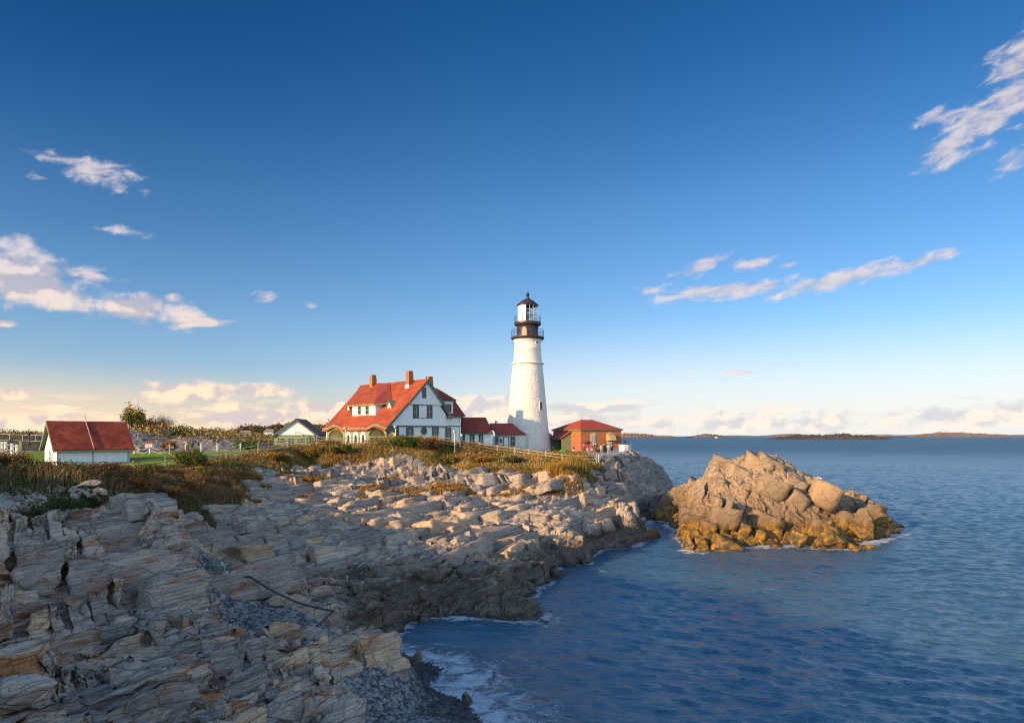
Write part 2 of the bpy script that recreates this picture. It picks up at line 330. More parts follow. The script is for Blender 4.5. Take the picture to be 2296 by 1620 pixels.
# ------------------------------------------------------------------ ground materials
def rock_colors(t, b, pos, islet=False):
    bd = [tuple(float(c) for c in r) for r in BED]
    u, v, w = (t.vm('DOT_PRODUCT', pos, r) for r in bd)
    warpn = t.m('MULTIPLY', t.noise(pos, .8, 3), .2)
    lam = t.xyz(t.m('MULTIPLY', u, .22), t.m('MULTIPLY', v, .6), t.m('MULTIPLY', t.m('ADD', w, warpn), 8.0))
    nl = t.noise(lam, 1.3, 6, .62)
    lam2 = t.xyz(t.m('MULTIPLY', u, .8), t.m('MULTIPLY', v, 1.5), t.m('MULTIPLY', t.m('ADD', w, warpn), 3.0))
    nl2 = t.noise(lam2, .9, 4, .6)
    nf = t.noise(pos, 9, 6, .7); nb = t.noise(pos, .22, 4, .6); nm = t.noise(pos, 1.6, 5, .62)
    tone = t.attr('tone')
    grey = t.mix(t.ss(nl2, .3, .7), (.23, .22, .215), (.40, .37, .34))
    grey = t.mix(t.ss(nl, .42, .68, 0, .75), grey, (.52, .475, .43))
    grey = t.mix(t.ss(nl, .46, .3, 0, .6), grey, (.12, .115, .115))
    tan = t.mix(t.ss(nm, .35, .7), (.37, .28, .19), (.48, .37, .26))
    c = t.mix(t.ss(t.m('ADD', nb, t.m('MULTIPLY', tone, .3)), .47, .75), grey, tan)
    rust = t.m('MULTIPLY', t.ss(t.noise(lam2, .45, 5, .65), .5, .64), t.ss(t.attr('rust'), .0, .6))
    c = t.mix(rust, c, t.mix(t.ss(nf, .3, .7), (.22, .09, .035), (.34, .17, .07)))
    c = t.mix(t.ss(tone, -.6, .7, .0, .0), c, c)
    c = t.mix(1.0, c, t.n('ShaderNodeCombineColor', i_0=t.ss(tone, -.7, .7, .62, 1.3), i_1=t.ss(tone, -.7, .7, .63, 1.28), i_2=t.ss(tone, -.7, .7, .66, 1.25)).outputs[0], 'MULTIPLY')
    c = t.mix(1.0, c, (1.12, .99, .85), 'MULTIPLY')
    c = t.mix(t.ss(nf, .62, .74, 0, .55), c, (.50, .48, .45))
    c = t.mix(t.ss(t.noise(pos, 3.5, 6, .7), .6, .72, 0, .5), c, (.12, .105, .09))
    grit = t.noise(pos, 26, 5, .75)
    c = t.mix(t.ss(grit, .52, .68, 0, .4), c, (.10, .09, .085)); c = t.mix(t.ss(grit, .47, .33, 0, .35), c, (.58, .55, .51))
    z = t.n('ShaderNodeSeparateXYZ', i_0=pos).outputs[2]
    zz = t.m('ADD', z, t.m('MULTIPLY', t.m('SUBTRACT', nm, .5), 1.6))
    if islet:
        c = t.mix(.55, c, t.mix(t.ss(nl2, .3, .7), (.26, .175, .085), (.38, .255, .125)))
        c = t.mix(t.ss(zz, 5.4, 1.6, 0, .8), c, (.17, .11, .055))
        c = t.mix(t.ss(t.m('ADD', zz, t.m('MULTIPLY', nf, .5)), 2.7, 1.6), c, t.mix(t.ss(nm, .4, .62), (.1, .065, .03), (.36, .19, .02)))
        c = t.mix(t.ss(zz, .5, .0, 0, .8), c, (.05, .035, .02))
    else:
        yy = t.n('ShaderNodeSeparateXYZ', i_0=pos).outputs[1]; zz = t.m('ADD', zz, t.ss(yy, 38, 30, 0, 1.3)); c = t.mix(t.ss(zz, 2.5, 1.3, 0, .9), c, t.mix(t.ss(nm, .35, .65), (.055, .04, .028), (.13, .09, .055)))
        c = t.mix(t.ss(zz, .6, .1, 0, .7), c, (.025, .02, .017))
    wet = t.ss(zz, 1.3, .3)
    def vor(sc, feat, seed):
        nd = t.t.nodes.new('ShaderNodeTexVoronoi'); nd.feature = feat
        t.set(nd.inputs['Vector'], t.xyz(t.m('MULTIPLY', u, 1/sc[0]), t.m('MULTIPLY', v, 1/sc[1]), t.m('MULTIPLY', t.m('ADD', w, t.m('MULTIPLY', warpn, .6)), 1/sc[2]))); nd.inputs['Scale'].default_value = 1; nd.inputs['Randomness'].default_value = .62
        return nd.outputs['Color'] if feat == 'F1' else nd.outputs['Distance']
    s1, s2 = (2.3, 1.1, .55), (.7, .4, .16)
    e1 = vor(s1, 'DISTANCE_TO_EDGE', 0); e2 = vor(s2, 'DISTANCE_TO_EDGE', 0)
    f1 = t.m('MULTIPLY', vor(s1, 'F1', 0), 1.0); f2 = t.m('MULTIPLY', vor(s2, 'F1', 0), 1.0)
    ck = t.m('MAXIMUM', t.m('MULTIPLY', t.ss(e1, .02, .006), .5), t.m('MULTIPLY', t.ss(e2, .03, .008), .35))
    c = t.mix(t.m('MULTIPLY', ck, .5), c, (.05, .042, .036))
    h = t.m('ADD', t.m('MULTIPLY', nl, .3), t.m('ADD', t.m('MULTIPLY', nl2, .6), t.m('ADD', t.m('MULTIPLY', nf, .45), t.m('MULTIPLY', grit, .22))))
    h = t.m('ADD', h, t.m('ADD', t.m('MULTIPLY', f1, 1.0), t.m('MULTIPLY', f2, .8)))
    h = t.m('SUBTRACT', h, t.m('MULTIPLY', ck, 1.2))
    return c, h, wet, nf, nm
def f_land(t, b, pos):
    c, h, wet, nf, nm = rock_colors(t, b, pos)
    veg = t.ss(t.m('ADD', t.attr('veg'), t.m('MULTIPLY', t.m('SUBTRACT', t.noise(pos, .9, 5, .65), .5), 1.1)), .45, .62)
    soil = t.mix(t.ss(nf, .3, .7), (.05, .04, .018), (.15, .10, .035))
    soil = t.mix(t.ss(t.noise(pos, .5, 3), .45, .6), soil, (.06, .075, .02))
    c = t.mix(veg, c, soil)
    lawn = t.mix(t.ss(t.noise(pos, 2.5, 5, .7), .3, .7), (.16, .24, .012), (.25, .34, .02))
    c = t.mix(t.ss(t.attr('lawn'), .4, .6), c, lawn)
    grav = t.mix(t.ss(nf, .3, .7), (.26, .23, .19), (.36, .33, .28))
    c = t.mix(t.ss(t.attr('gravel'), .4, .6), c, grav)
    pt = t.attr('ptone')
    peb = t.mix(t.ss(pt, .2, .8), (.06, .06, .065), (.3, .29, .28))
    z = t.n('ShaderNodeSeparateXYZ', i_0=pos).outputs[2]
    peb = t.mix(t.ss(z, .9, .1, 0, .8), peb, (.018, .018, .02))
    c = t.mix(t.ss(t.attr('peb'), .35, .5), c, peb)
    t.set(b.inputs['Base Color'], c)
    t.set(b.inputs['Roughness'], t.ss(wet, 0, 1, .85, .42))
    t.set(b.inputs['Normal'], t.bump(h, .06, .9))
def f_islet(t, b, pos):
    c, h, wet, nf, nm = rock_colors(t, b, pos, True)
    t.set(b.inputs['Base Color'], c); t.set(b.inputs['Roughness'], t.ss(wet, 0, 1, .85, .4))
    t.set(b.inputs['Normal'], t.bump(h, .08, .9))
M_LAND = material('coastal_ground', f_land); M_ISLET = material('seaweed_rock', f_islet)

def lump(x, y):
    z = np.zeros_like(x); return (fbm(np.stack([x*.16, y*.16, z], 1), 88, 3)-.5)*(2.6-1.2*np.clip((y-50)/12, 0, 1))
def land_surface(x, y, fine=True):
    """height, channels, finished points of the land at x, y laid out as a grid (nu, nv) given by shape"""
    z = LAND.at(x, y); k = LAND.at(x, y, 'k'); return z, k
def build_land(az0, az1, nu, r0, r1, nv, name):
    az = np.linspace(R(az0), R(az1), nu); r = r0*(r1/r0)**np.linspace(0, 1, nv)
    A, Rr = np.meshgrid(az, r, indexing='ij'); x = (Rr*np.sin(A)).ravel(); y = (Rr*np.cos(A)).ravel()
    z = LAND.at(x, y); k = LAND.at(x, y, 'k')
    V = np.stack([x, y, z], 1); N = normals(V, nu, nv)
    rough, veg, lawn, peb, grav = k.T
    keep = z > -1.6
    D = np.zeros(len(V), np.float32); tone = D.copy(); ptone = D.copy()
    mask = keep & (rough > .03)
    P = V[mask]
    near = np.clip((70-P[:, 1])/40, 0, 1)
    d, tn = rock(P, N[mask], [((3.6, 2.0, .9), .35, .2, .12, .07), ((1.4, .8, .36), .24, .34, .10, .03), ((.55, .3, .12), .085, .32, .04, .018)])
    rg = np.clip(rough[mask]*1.5-.25, 0, 1)
    flat = 1-.45*np.clip((2.2-P[:, 2])/2, 0, 1)*(P[:, 1] > 37)
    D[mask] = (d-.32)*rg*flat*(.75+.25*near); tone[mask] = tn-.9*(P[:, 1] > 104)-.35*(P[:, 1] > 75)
    lf = (fbm(V*np.array((.12, .12, .12)), 9, 4)-.5)
    D += (lump(x, y)*np.clip(rough*1.4-.3, 0, 1)).astype(np.float32)
    D += ((fbm(V*1.1, 19, 3)-.5)*.35*np.clip(veg, 0, 1)*(1-lawn)).astype(np.float32)
    pm = keep & (peb > .3)
    if pm.any():
        o, h, e = cells(V[pm]*np.array((5.5, 5.5, 5.5)), 77, .8)
        s = .05+.06*TAB[h, 0]
        o2, h2, e2 = cells(V[pm]*12.0, 78, .8)
        D[pm] = D[pm]*.3+np.maximum(s*(1-(o*o).sum(1)*2.2)*1.0, (1-(o2*o2).sum(1)*2.2)*.03)*np.clip(peb[pm]*1.5, 0, 1); ptone[pm] = TAB[h, 1]*.6+TAB[h2, 1]*.4
    G = D.reshape(nu, nv)
    G[:, 1:-1] = G[:, 1:-1]*.76+(G[:, :-2]+G[:, 2:])*.12
    V = V+N*D[:, None]
    rust = np.clip((46-V[:, 1])/12, 0, 1)*(.4+fbm(V*.25, 31, 3)*.9)
    return mesh_grid(name, V, nu, nv, keep, (M_LAND,), dict(tone=tone, veg=veg, lawn=lawn, peb=peb, gravel=grav, rust=rust, ptone=ptone)), V, k
NU, NV = (1080, 2350) if not DRAFT else (600, 600)
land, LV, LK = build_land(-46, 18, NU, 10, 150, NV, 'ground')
tag(land, kind='structure')
def top_at(x, y):
    """finished ground height, looked up in the built grid"""
    a = math.degrees(math.atan2(x, y)); r = math.hypot(x, y)
    i = int(round((a+46)/64*(NU-1))); j = int(round(math.log(max(r, 10)/10)/math.log(15)*(NV-1)))
    i = min(max(i, 0), NU-1); j = min(max(j, 0), NV-1)
    return float(LV[i*NV+j, 2])

# high ground behind and left of the camera: it keeps the low sun off the shore
def build_hill():
    gx = np.arange(-190, 14, 1.5); gy = np.arange(-110, 130, 1.5); nu, nv = len(gx), len(gy)
    Xg, Yg = np.meshgrid(gx, gy, indexing='ij'); x, y = Xg.ravel(), Yg.ravel()
    z = np.where((x > -124) & (y > -49), LAND.at(x, y), 9.5)
    p = x*sa+y*ca; q = x*ca-y*sa
    prof = 20.9-1.3*np.clip((-62-q)/15, 0, 1)+1.3*(fbm(np.stack([q*.12, q*0, q*0], 1), 5, 4)-.5)*2
    ridge = prof*np.exp(-np.clip(np.abs(p+48)-4, 0, None)**2/180)*np.clip((q+128)/10, 0, 1)*np.clip((40-q)/14, 0, 1)
    z = np.maximum(z-.25, ridge)
    azd = np.degrees(np.arctan2(x, y)); r = np.hypot(x, y)
    keep = ((azd < -44) | (azd > 100) | (r > 140) | (r < 12.5)) 
    V = np.stack([x, y, z], 1)
    one = np.ones(len(V)); o = 0*one
    ob = mesh_grid('hills', V, nu, nv, keep, (M_LAND,), dict(tone=o, veg=one, lawn=o, peb=o, gravel=o, rust=o, ptone=o), True)
    tag(ob, kind='structure')
build_hill()

# ------------------------------------------------------------------ the rock islet
IPX = """1556 1190 68 R;1560 1120 76 R;1578 1080 80 R;1592 1060 80 R;1612 1035 80 R;1645 1022 80 R;1700 1018 79 R;1760 1025 79 R;1790 1055 78 R;1850 1085 78 R;1900 1100 79 R;1950 1130 80 R;1985 1160 80 R;2010 1185 77 R;
1600 1060 76 R;1680 1050 75 R;1760 1065 74 R;1620 1100 72 R;1700 1100 71 R;1780 1110 71 R;1860 1130 72 R;1560 1140 70 R;1600 1160 67.5 R;1700 1150 68.5 R;1800 1160 69 R;1880 1170 70 R;1940 1180 71.5 R;1990 1190 73 R;
1560 1215 63.8 R;1640 1205 65.6 R;1720 1205 66.4 R;1800 1200 67 R;1880 1205 67.3 R;1600 1225 63.4 R;1540 1232 62.3 R;1850 1220 64.8 R;1900 1218 65.2 R"""
IWP = """15.5 60 -1.2 S;19 61.5 -1.1 S;24 62.5 -1.2 S;28 61.5 -1.2 S;33 62.5 -1.2 S;38 66 -1.3 S;43 71 -1.5 S;47 78 -2 S;15.2 64 -1.3 S;16.2 70 -1.1 S;18.2 76 -.3 R;19.6 83 .1 R;17 88 -.6 S;22 92 -1 S;30 92 -1.5 S;24 88 3 R;30 87 4 R;34 86 2 R;38 88 -1 S;44 86 -1.5 S;21.5 80 5 R;26 84 7 R;20.5 86 4.2 R;19.5 90 1.2 R"""
ip = []
for r in IPX.replace('\n', '').split(';'):
    a = r.split(); ip.append((*world_pt(float(a[0]), float(a[1]), float(a[2])), a[3]))
for r in IWP.replace('\n', '').split(';'):
    a = r.split(); ip.append((float(a[0]), float(a[1]), float(a[2]), a[3]))
IF = Field(8, 54, 54, 102, .4, np.array([p[:2] for p in ip]), np.array([p[2] for p in ip]), np.array([KIND[p[3]] for p in ip]), .8)
def build_islet():
    st = .075 if not DRAFT else .16
    gx = np.arange(12, 49, st); gy = 55+(98-55)*np.linspace(0, 1, int(46/st*.85)); nu, nv = len(gx), len(gy)
    Xg, Yg = np.meshgrid(gx, gy, indexing='ij'); x, y = Xg.ravel(), Yg.ravel(); z = IF.at(x, y)
    V = np.stack([x, y, z], 1); N = normals(V, nu, nv); keep = z > -1.15
    D = np.zeros(len(V), np.float32); tone = D.copy()
    P = V[keep]
    bed = frame(R(12), R(-38))
    d, tn = rock(P, N[keep], [((3.4, 2.2, 1.2), .4, .25, .2, .06), ((1.4, .9, .5), .26, .38, .1, .035), ((.5, .35, .2), .08, .35, .04, .025)], bed, 5, .7)
    D[keep] = (d-.25)*(.6+.4*np.clip((P[:, 2]+.5)/2, 0, 1)); tone[keep] = tn
    V = V+N*D[:, None]
    o = mesh_grid('rock_islet', V, nu, nv, keep, (M_ISLET,), dict(tone=tone, rust=tone*0+.25))
    tag(o, 'large tan rock islet standing in the sea with an orange seaweed skirt', 'rock')
build_islet()

# ------------------------------------------------------------------ the sea
def f_sea(t, b, pos):
    sp = t.n('ShaderNodeSeparateXYZ', i_0=pos).outputs
    dist = t.vm('LENGTH', pos)
    ang = R(-20)
    u = t.m('ADD', t.m('MULTIPLY', sp[0], math.cos(ang)), t.m('MULTIPLY', sp[1], math.sin(ang)))
    v = t.m('SUBTRACT', t.m('MULTIPLY', sp[1], math.cos(ang)), t.m('MULTIPLY', sp[0], math.sin(ang)))
    w1 = t.noise(t.xyz(t.m('MULTIPLY', u, .55), v, 0.0), 1.9, 6, .62, dist=.35)
    w2 = t.noise(t.xyz(t.m('MULTIPLY', u, .5), v, 4.0), .42, 4, .55, dist=.3)
    w3 = t.noise(t.xyz(t.m('MULTIPLY', u, .35), v, 9.0), .06, 5, .6)
    h = t.m('ADD', t.m('MULTIPLY', w1, .24), t.m('ADD', t.m('MULTIPLY', w2, .5), t.m('MULTIPLY', w3, 1.6)))
    t.set(b.inputs['Normal'], t.bump(h, SEA_BUMP, 1.0))
    sh = t.attr('depth')
    swirl = t.noise(t.xyz(sp[0], sp[1], 0.0), .9, 7, .68, dist=1.2)
    fine = t.noise(t.xyz(sp[0], sp[1], 0.0), 6, 5, .7)
    near = t.ss(sh, -2.1, -.05)
    foam = t.ss(t.m('ADD', t.m('MULTIPLY', near, .385), t.m('MULTIPLY', swirl, t.m('ADD', .35, t.m('MULTIPLY', fine, .6)))), .60, .74)
    patch = t.noise(t.xyz(t.m('MULTIPLY', sp[0], .4), sp[1], 3.0), .035, 4, .6)
    base = t.mix(t.ss(patch, .35, .65), (.036, .100, .155), (.056, .135, .195))
    base = t.mix(t.ss(sh, -1.5, -.3, 0, .5), base, (.02, .05, .055))
    t.set(b.inputs['Base Color'], t.mix(t.m('MULTIPLY', foam, .8), base, (.55, .6, .66)))
    far = t.ss(dist, 60, 700)
    t.set(b.inputs['Roughness'], t.m('ADD', t.m('MULTIPLY', foam, .5), t.ss(far, 0, 1, .24, .42)))
    t.set(b.inputs['Specular IOR Level'], t.ss(far, 0, 1, 1.0, .12))
    b.inputs['IOR'].default_value = 1.85
SEA_BUMP = 1.0
M_SEA = material('sea_water', f_sea)
def build_sea():
    nu, nv = (1000, 1200) if not DRAFT else (500, 600)
    az = np.linspace(R(-70), R(60), nu); r = 9*(430/9)**np.linspace(0, 1, nv)
    r = np.concatenate([r, [520, 700, 1000, 1600, 3000, 6000, 12000, 30000]]); nv = len(r)
    A, Rr = np.meshgrid(az, r, indexing='ij'); x = (Rr*np.sin(A)).ravel(); y = (Rr*np.cos(A)).ravel(); rr = Rr.ravel()
    z = np.zeros(len(x)); rs = np.random.default_rng(3)
    for i in range(46):
        L = .5*1.13**(i*.32)*rs.uniform(.85, 1.15); th = R(248)+rs.normal(0, .38); k = 2*math.pi/L
        a = .0058*L**.35; fade = np.clip((L*230-rr)/(L*120), 0, 1)
        z += a*fade*np.sin(k*(x*math.cos(th)+y*math.sin(th))+rs.uniform(0, 6.28)+1.2*np.sin(x*.13+i)+1.1*np.sin(y*.11+2*i))
    z = z+.35*np.abs(z)
    z *= np.clip((420-rr)/150, 0, 1)
    dep = np.where((x > -124) & (x < 74) & (y > -49) & (y < 159), LAND.at(x, y), -9.0)
    di = np.where((x > 8) & (x < 53.5) & (y > 54) & (y < 101.5), IF.at(x, y), -9.0)
    dep = np.maximum(dep, di)
    z *= .35+.65*np.clip(-dep/2, 0, 1)
    keep = (dep < 1.0)
    o = mesh_grid('sea', np.stack([x, y, z], 1), nu, nv, keep, (M_SEA,), dict(depth=dep), True)
    tag(o, kind='structure')
build_sea()
# ------------------------------------------------------------------ jointed, bedded rock built block by block
LATS = {}
def lattice(n):
    """surface points and faces of a cube cut n times along each edge"""
    if n in LATS: return LATS[n]
    g = np.arange(n+1); l = np.array([(i, j, k) for i in g for j in g for k in g]); on = ((l == 0) | (l == n)).any(1); l = l[on]; idm = {tuple(p): q for q, p in enumerate(l)}; F_ = []
    for ax in range(3):
        for sg in (0, n):
            for a_ in range(n):
                for b_ in range(n):
                    q = []
                    for da, db in ((0, 0), (1, 0), (1, 1), (0, 1)):
                        c = [0, 0, 0]; c[ax] = sg; c[(ax+1) % 3] = a_+da; c[(ax+2) % 3] = b_+db; q.append(idm[tuple(c)])
                    F_.append(q if sg else q[::-1])
    p = l*2.0/n-1
    C_ = np.array([[np.prod([(1+q[a_]*c[a_])/2 for a_ in range(3)]) for c in [(i, j, k) for i in (-1, 1) for j in (-1, 1) for k in (-1, 1)]] for q in p])
    N_ = np.where(np.abs(p) > .999, p, 0.0); N_ /= np.linalg.norm(N_, axis=1)[:, None]
    LATS[n] = (p, np.array(F_), C_, N_); return LATS[n]
def block_rock(name, zf, okf, x0, x1, y0, y1, spacing, params, mat, seed, rustf, jmp=.3, tol=.35, bed=BED, fine=(((1.5, .8, .3), .16, .22, .10, .03), ((.55, .3, .11), .085, .3, .05, .015))):
    r = np.random.default_rng(seed); pc = []
    y = y0
    while y < y1:
        sp = spacing(y); x = x0+r.uniform(0, sp)
        while x < x1: pc.append((x+r.uniform(-.35, .35)*sp, y+r.uniform(-.35, .35)*sp)); x += sp
        y += sp*.87
    pc = np.array(pc); VV, TT, NN_, FF = [], [], [], []; vo = 0; nb = 0
    for ci, (cx, cy) in enumerate(pc):
        z0 = float(zf(np.array([cx]), np.array([cy]))[0]); prm = params(cx, cy, z0, r)
        if prm is None: continue
        strike, dip, L, Wd, th, rough, sub = prm; dist = math.hypot(cx, cy); LAT, LF, CORN, LN = lattice(9 if dist < 36 else 6 if dist < 62 else 4); q_ = float(np.exp(r.normal(0, .3 if cy < 52 else .18))); L *= q_; Wd *= q_; th *= q_**.7; A = frame(R(strike), R(dip)); s, t, n = A; sp = spacing(cy)*1.25
        U, Vv, LL, WW = [], [], [], []
        v = -sp
        while v < sp:
            w_ = Wd*r.uniform(.55, 1.5); u = -sp-r.uniform(0, L)
            while u < sp:
                l_ = L*r.choice((.45, .8, 1.1, 1.7))*r.uniform(.8, 1.2)
                if r.random() < sub:
                    k = r.integers(2, 4)
                    for q in range(k): U.append(u+l_*(q+.5)/k); Vv.append(v+w_/2); LL.append(l_/k); WW.append(w_)
                elif r.random() < .25:
                    for q in (0, 1): U.append(u+l_/2); Vv.append(v+w_*(q+.5)/2); LL.append(l_); WW.append(w_/2)
                else: U.append(u+l_/2); Vv.append(v+w_/2); LL.append(l_); WW.append(w_)
                u += l_
            v += w_
        U, Vv, LL, WW = map(np.array, (U, Vv, LL, WW)); c = np.array((cx, cy, z0)); w = np.zeros(len(U))
        for _ in range(6):
            P = c+U[:, None]*s+Vv[:, None]*t+w[:, None]*n; w += np.clip((zf(P[:, 0], P[:, 1])-P[:, 2])/max(n[2], .5)*.7, -1.5, 1.5)
        P = c+U[:, None]*s+Vv[:, None]*t+w[:, None]*n
        d2 = ((P[:, None, :2]-pc[None])**2).sum(2); own = d2.argmin(1) == ci
        ok = own & (np.abs(zf(P[:, 0], P[:, 1])-P[:, 2]) < tol) & okf(P[:, 0], P[:, 1], P[:, 2], r)
        if not ok.any(): continue
        U, Vv, LL, WW, w = U[ok], Vv[ok], LL[ok], WW[ok], w[ok]; m = len(U)
        layer = th*r.choice((.34, 1.0, 1.0)); wt = np.floor(w/layer+r.uniform(0, 1))*layer+r.normal(0, .1*th, m)+r.choice((0, 0, 0, 1, -1), m)*th*jmp
        H = r.uniform(1.1, 1.6, m)*max(1.0, th*1.8); g = .022+.02*np.hypot(cx, cy)/30; sf = 1
        hs = np.stack([LL/2-g, WW/2-g, H/2], 1); lat = LAT[None]*hs[:, None]
        cor = (np.abs(LAT).sum(1) == 3); lat = np.where(cor[None, :, None], lat*np.array((.985, .975, .99)), lat)
        K8 = CORN; cj = r.normal(0, 1, (m, 8, 3))*np.array((.085, .075, .05))*np.clip(WW, .4, 1.4)[:, None, None]*rough
        lat = lat+np.einsum('ck,mkd->mcd', K8, cj)
        shear = r.normal(0, .10*rough, (m, 2)); top = (LAT[:, 2] > 0)
        lat[:, :, 2] += (lat[:, :, 0]*shear[:, 0:1]+lat[:, :, 1]*shear[:, 1:2])*top
        lat[:, :, 0] += (LAT[:, 2]*r.normal(0, .06, (m, 1))*WW[:, None])
        wc = wt-H/2; cen = c+U[:, None]*s+Vv[:, None]*t+wc[:, None]*n
        ang = r.normal(0, .05*rough, m); ca_, sa_ = np.cos(ang)[:, None], np.sin(ang)[:, None]
        lx = lat[:, :, 0]*ca_-lat[:, :, 1]*sa_; ly = lat[:, :, 0]*sa_+lat[:, :, 1]*ca_
        V = cen[:, None]+lx[..., None]*s+ly[..., None]*t+lat[:, :, 2:3]*n
        nl_ = LN @ A
        VV.append(V.reshape(-1, 3)); TT.append(np.repeat(r.normal(0, .3, m), len(LAT))); NN_.append(np.tile(nl_, (m, 1)))
        FF.append((vo+np.arange(m)[:, None, None]*len(LAT)+LF[None]).reshape(-1, 4)); vo += m*len(LAT); nb += m
    V = np.concatenate(VV); T = np.concatenate(TT); Nn = np.concatenate(NN_); Fc = np.concatenate(FF)
    d, tn = rock(V, Nn, fine, bed, seed+3, .22)
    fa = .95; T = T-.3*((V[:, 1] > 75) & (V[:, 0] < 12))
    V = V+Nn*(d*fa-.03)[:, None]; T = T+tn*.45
    me = bpy.data.meshes.new(name); me.vertices.add(len(V)); me.vertices.foreach_set('co', V.astype(np.float32).ravel())
    me.loops.add(len(Fc)*4); me.loops.foreach_set('vertex_index', Fc.astype(np.int32).ravel())
    me.polygons.add(len(Fc)); me.polygons.foreach_set('loop_start', (np.arange(len(Fc))*4).astype(np.int32)); me.polygons.foreach_set('loop_total', np.full(len(Fc), 4, np.int32))
    for k, a in (('tone', T), ('rust', rustf(V))):
        at = me.attributes.new(k, 'FLOAT', 'POINT'); at.data.foreach_set('value', a.astype(np.float32))
    me.update(calc_edges=True); me.materials.append(mat); o = bpy.data.objects.new(name, me); COL.objects.link(o); print(name, 'blocks', nb)
    return o
def land_ok(x, y, z, r):
    k = LAND.at(x, y, 'k'); az = np.degrees(np.arctan2(x, y))
    return (k[:, 0] > .42+.25*r.random(len(x))) & (k[:, 3] < .35) & (z > -.5) & (az > -43) & (az < 17) & (np.hypot(x, y) > 11) & ~((x < -18.0) & (y > 29.8) & (y < 37)) & ~((x > -5.2) & (y < 36.5)) & ~((x > -16.5) & (x < -7.8) & (y > 30.7) & (y < 33.0))
def land_prm(x, y, z, r):
    if z < -1.2: return None
    j = r.normal
    if y > 104: return None
    if y < 31 and x < -11.0 and y > 20 and z > 3.7: return (40+j(0, 10), 14+j(0, 5), 1.5, 1.2, .7, 1.0, .3)
    if y < 30: return (36+j(0, 7), 27+j(0, 7), 2.0, .75, .34, 1.0, .35)
    if z < 2.0 and y < 62: return (30+j(0, 6), 5+j(0, 3), 1.9, 1.35, .55, .9, .35)
    if y > 74 and x < 12: return (36+j(0, 16), 20+j(0, 12), 1.7, 1.0, .55, 1.1, .35)
    if x > 11: return (25+j(0, 10), 34+j(0, 10), 2.6, 1.3, .7, 1.3, .25)
    if y > 55: return (38+j(0, 4), 12+j(0, 3), 4.2, 1.9, .42, .7, .25)
    return (35+j(0, 6), 16+j(0, 5), 3.4, 1.4, .5, .9, .25)
def zl(x, y): return LAND.at(x, y)-.02+lump(x, y)
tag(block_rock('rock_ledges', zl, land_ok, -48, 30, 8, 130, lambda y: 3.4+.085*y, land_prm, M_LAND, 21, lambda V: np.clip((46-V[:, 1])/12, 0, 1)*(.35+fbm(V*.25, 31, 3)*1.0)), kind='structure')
def isl_ok(x, y, z, r): return (z > -.8) & (x > 12) & (x < 48) & (y < 98)
def isl_prm(x, y, z, r):
    if z < -1.3: return None
    j = r.normal; return (8+j(0, 4), -21+j(0, 4), 3.8, 2.0, .8, 1.0, .3)
ib = block_rock('rock_islet_blocks', lambda x, y: IF.at(x, y)-.15+(fbm(np.stack([x*.3, y*.3, x*0], 1), 45, 2)-.5)*2.0, isl_ok, 12, 48, 56, 98, lambda y: 10.0, isl_prm, M_ISLET, 23, lambda V: V[:, 0]*0+.25, .2, .6, frame(R(12), R(-30)), (((2.2, 1.2, .6), .13, .18, .12, .04), ((.7, .45, .25), .07, .25, .05, .02)))
bpy.context.view_layer.update()
_surf = [bpy.data.objects['ground'], bpy.data.objects['rock_ledges']]
def surf(x, y):
    """height of the visible ground, blocks of rock included"""
    zs = [-5.0]
    for o in _surf:
        ok, loc, nrm, i = o.ray_cast(Vector((x, y, 30)), Vector((0, 0, -1)))
        if ok: zs.append(loc.z)
    return max(zs)
ib.name = 'rock_block'; ib.parent = bpy.data.objects['rock_islet']
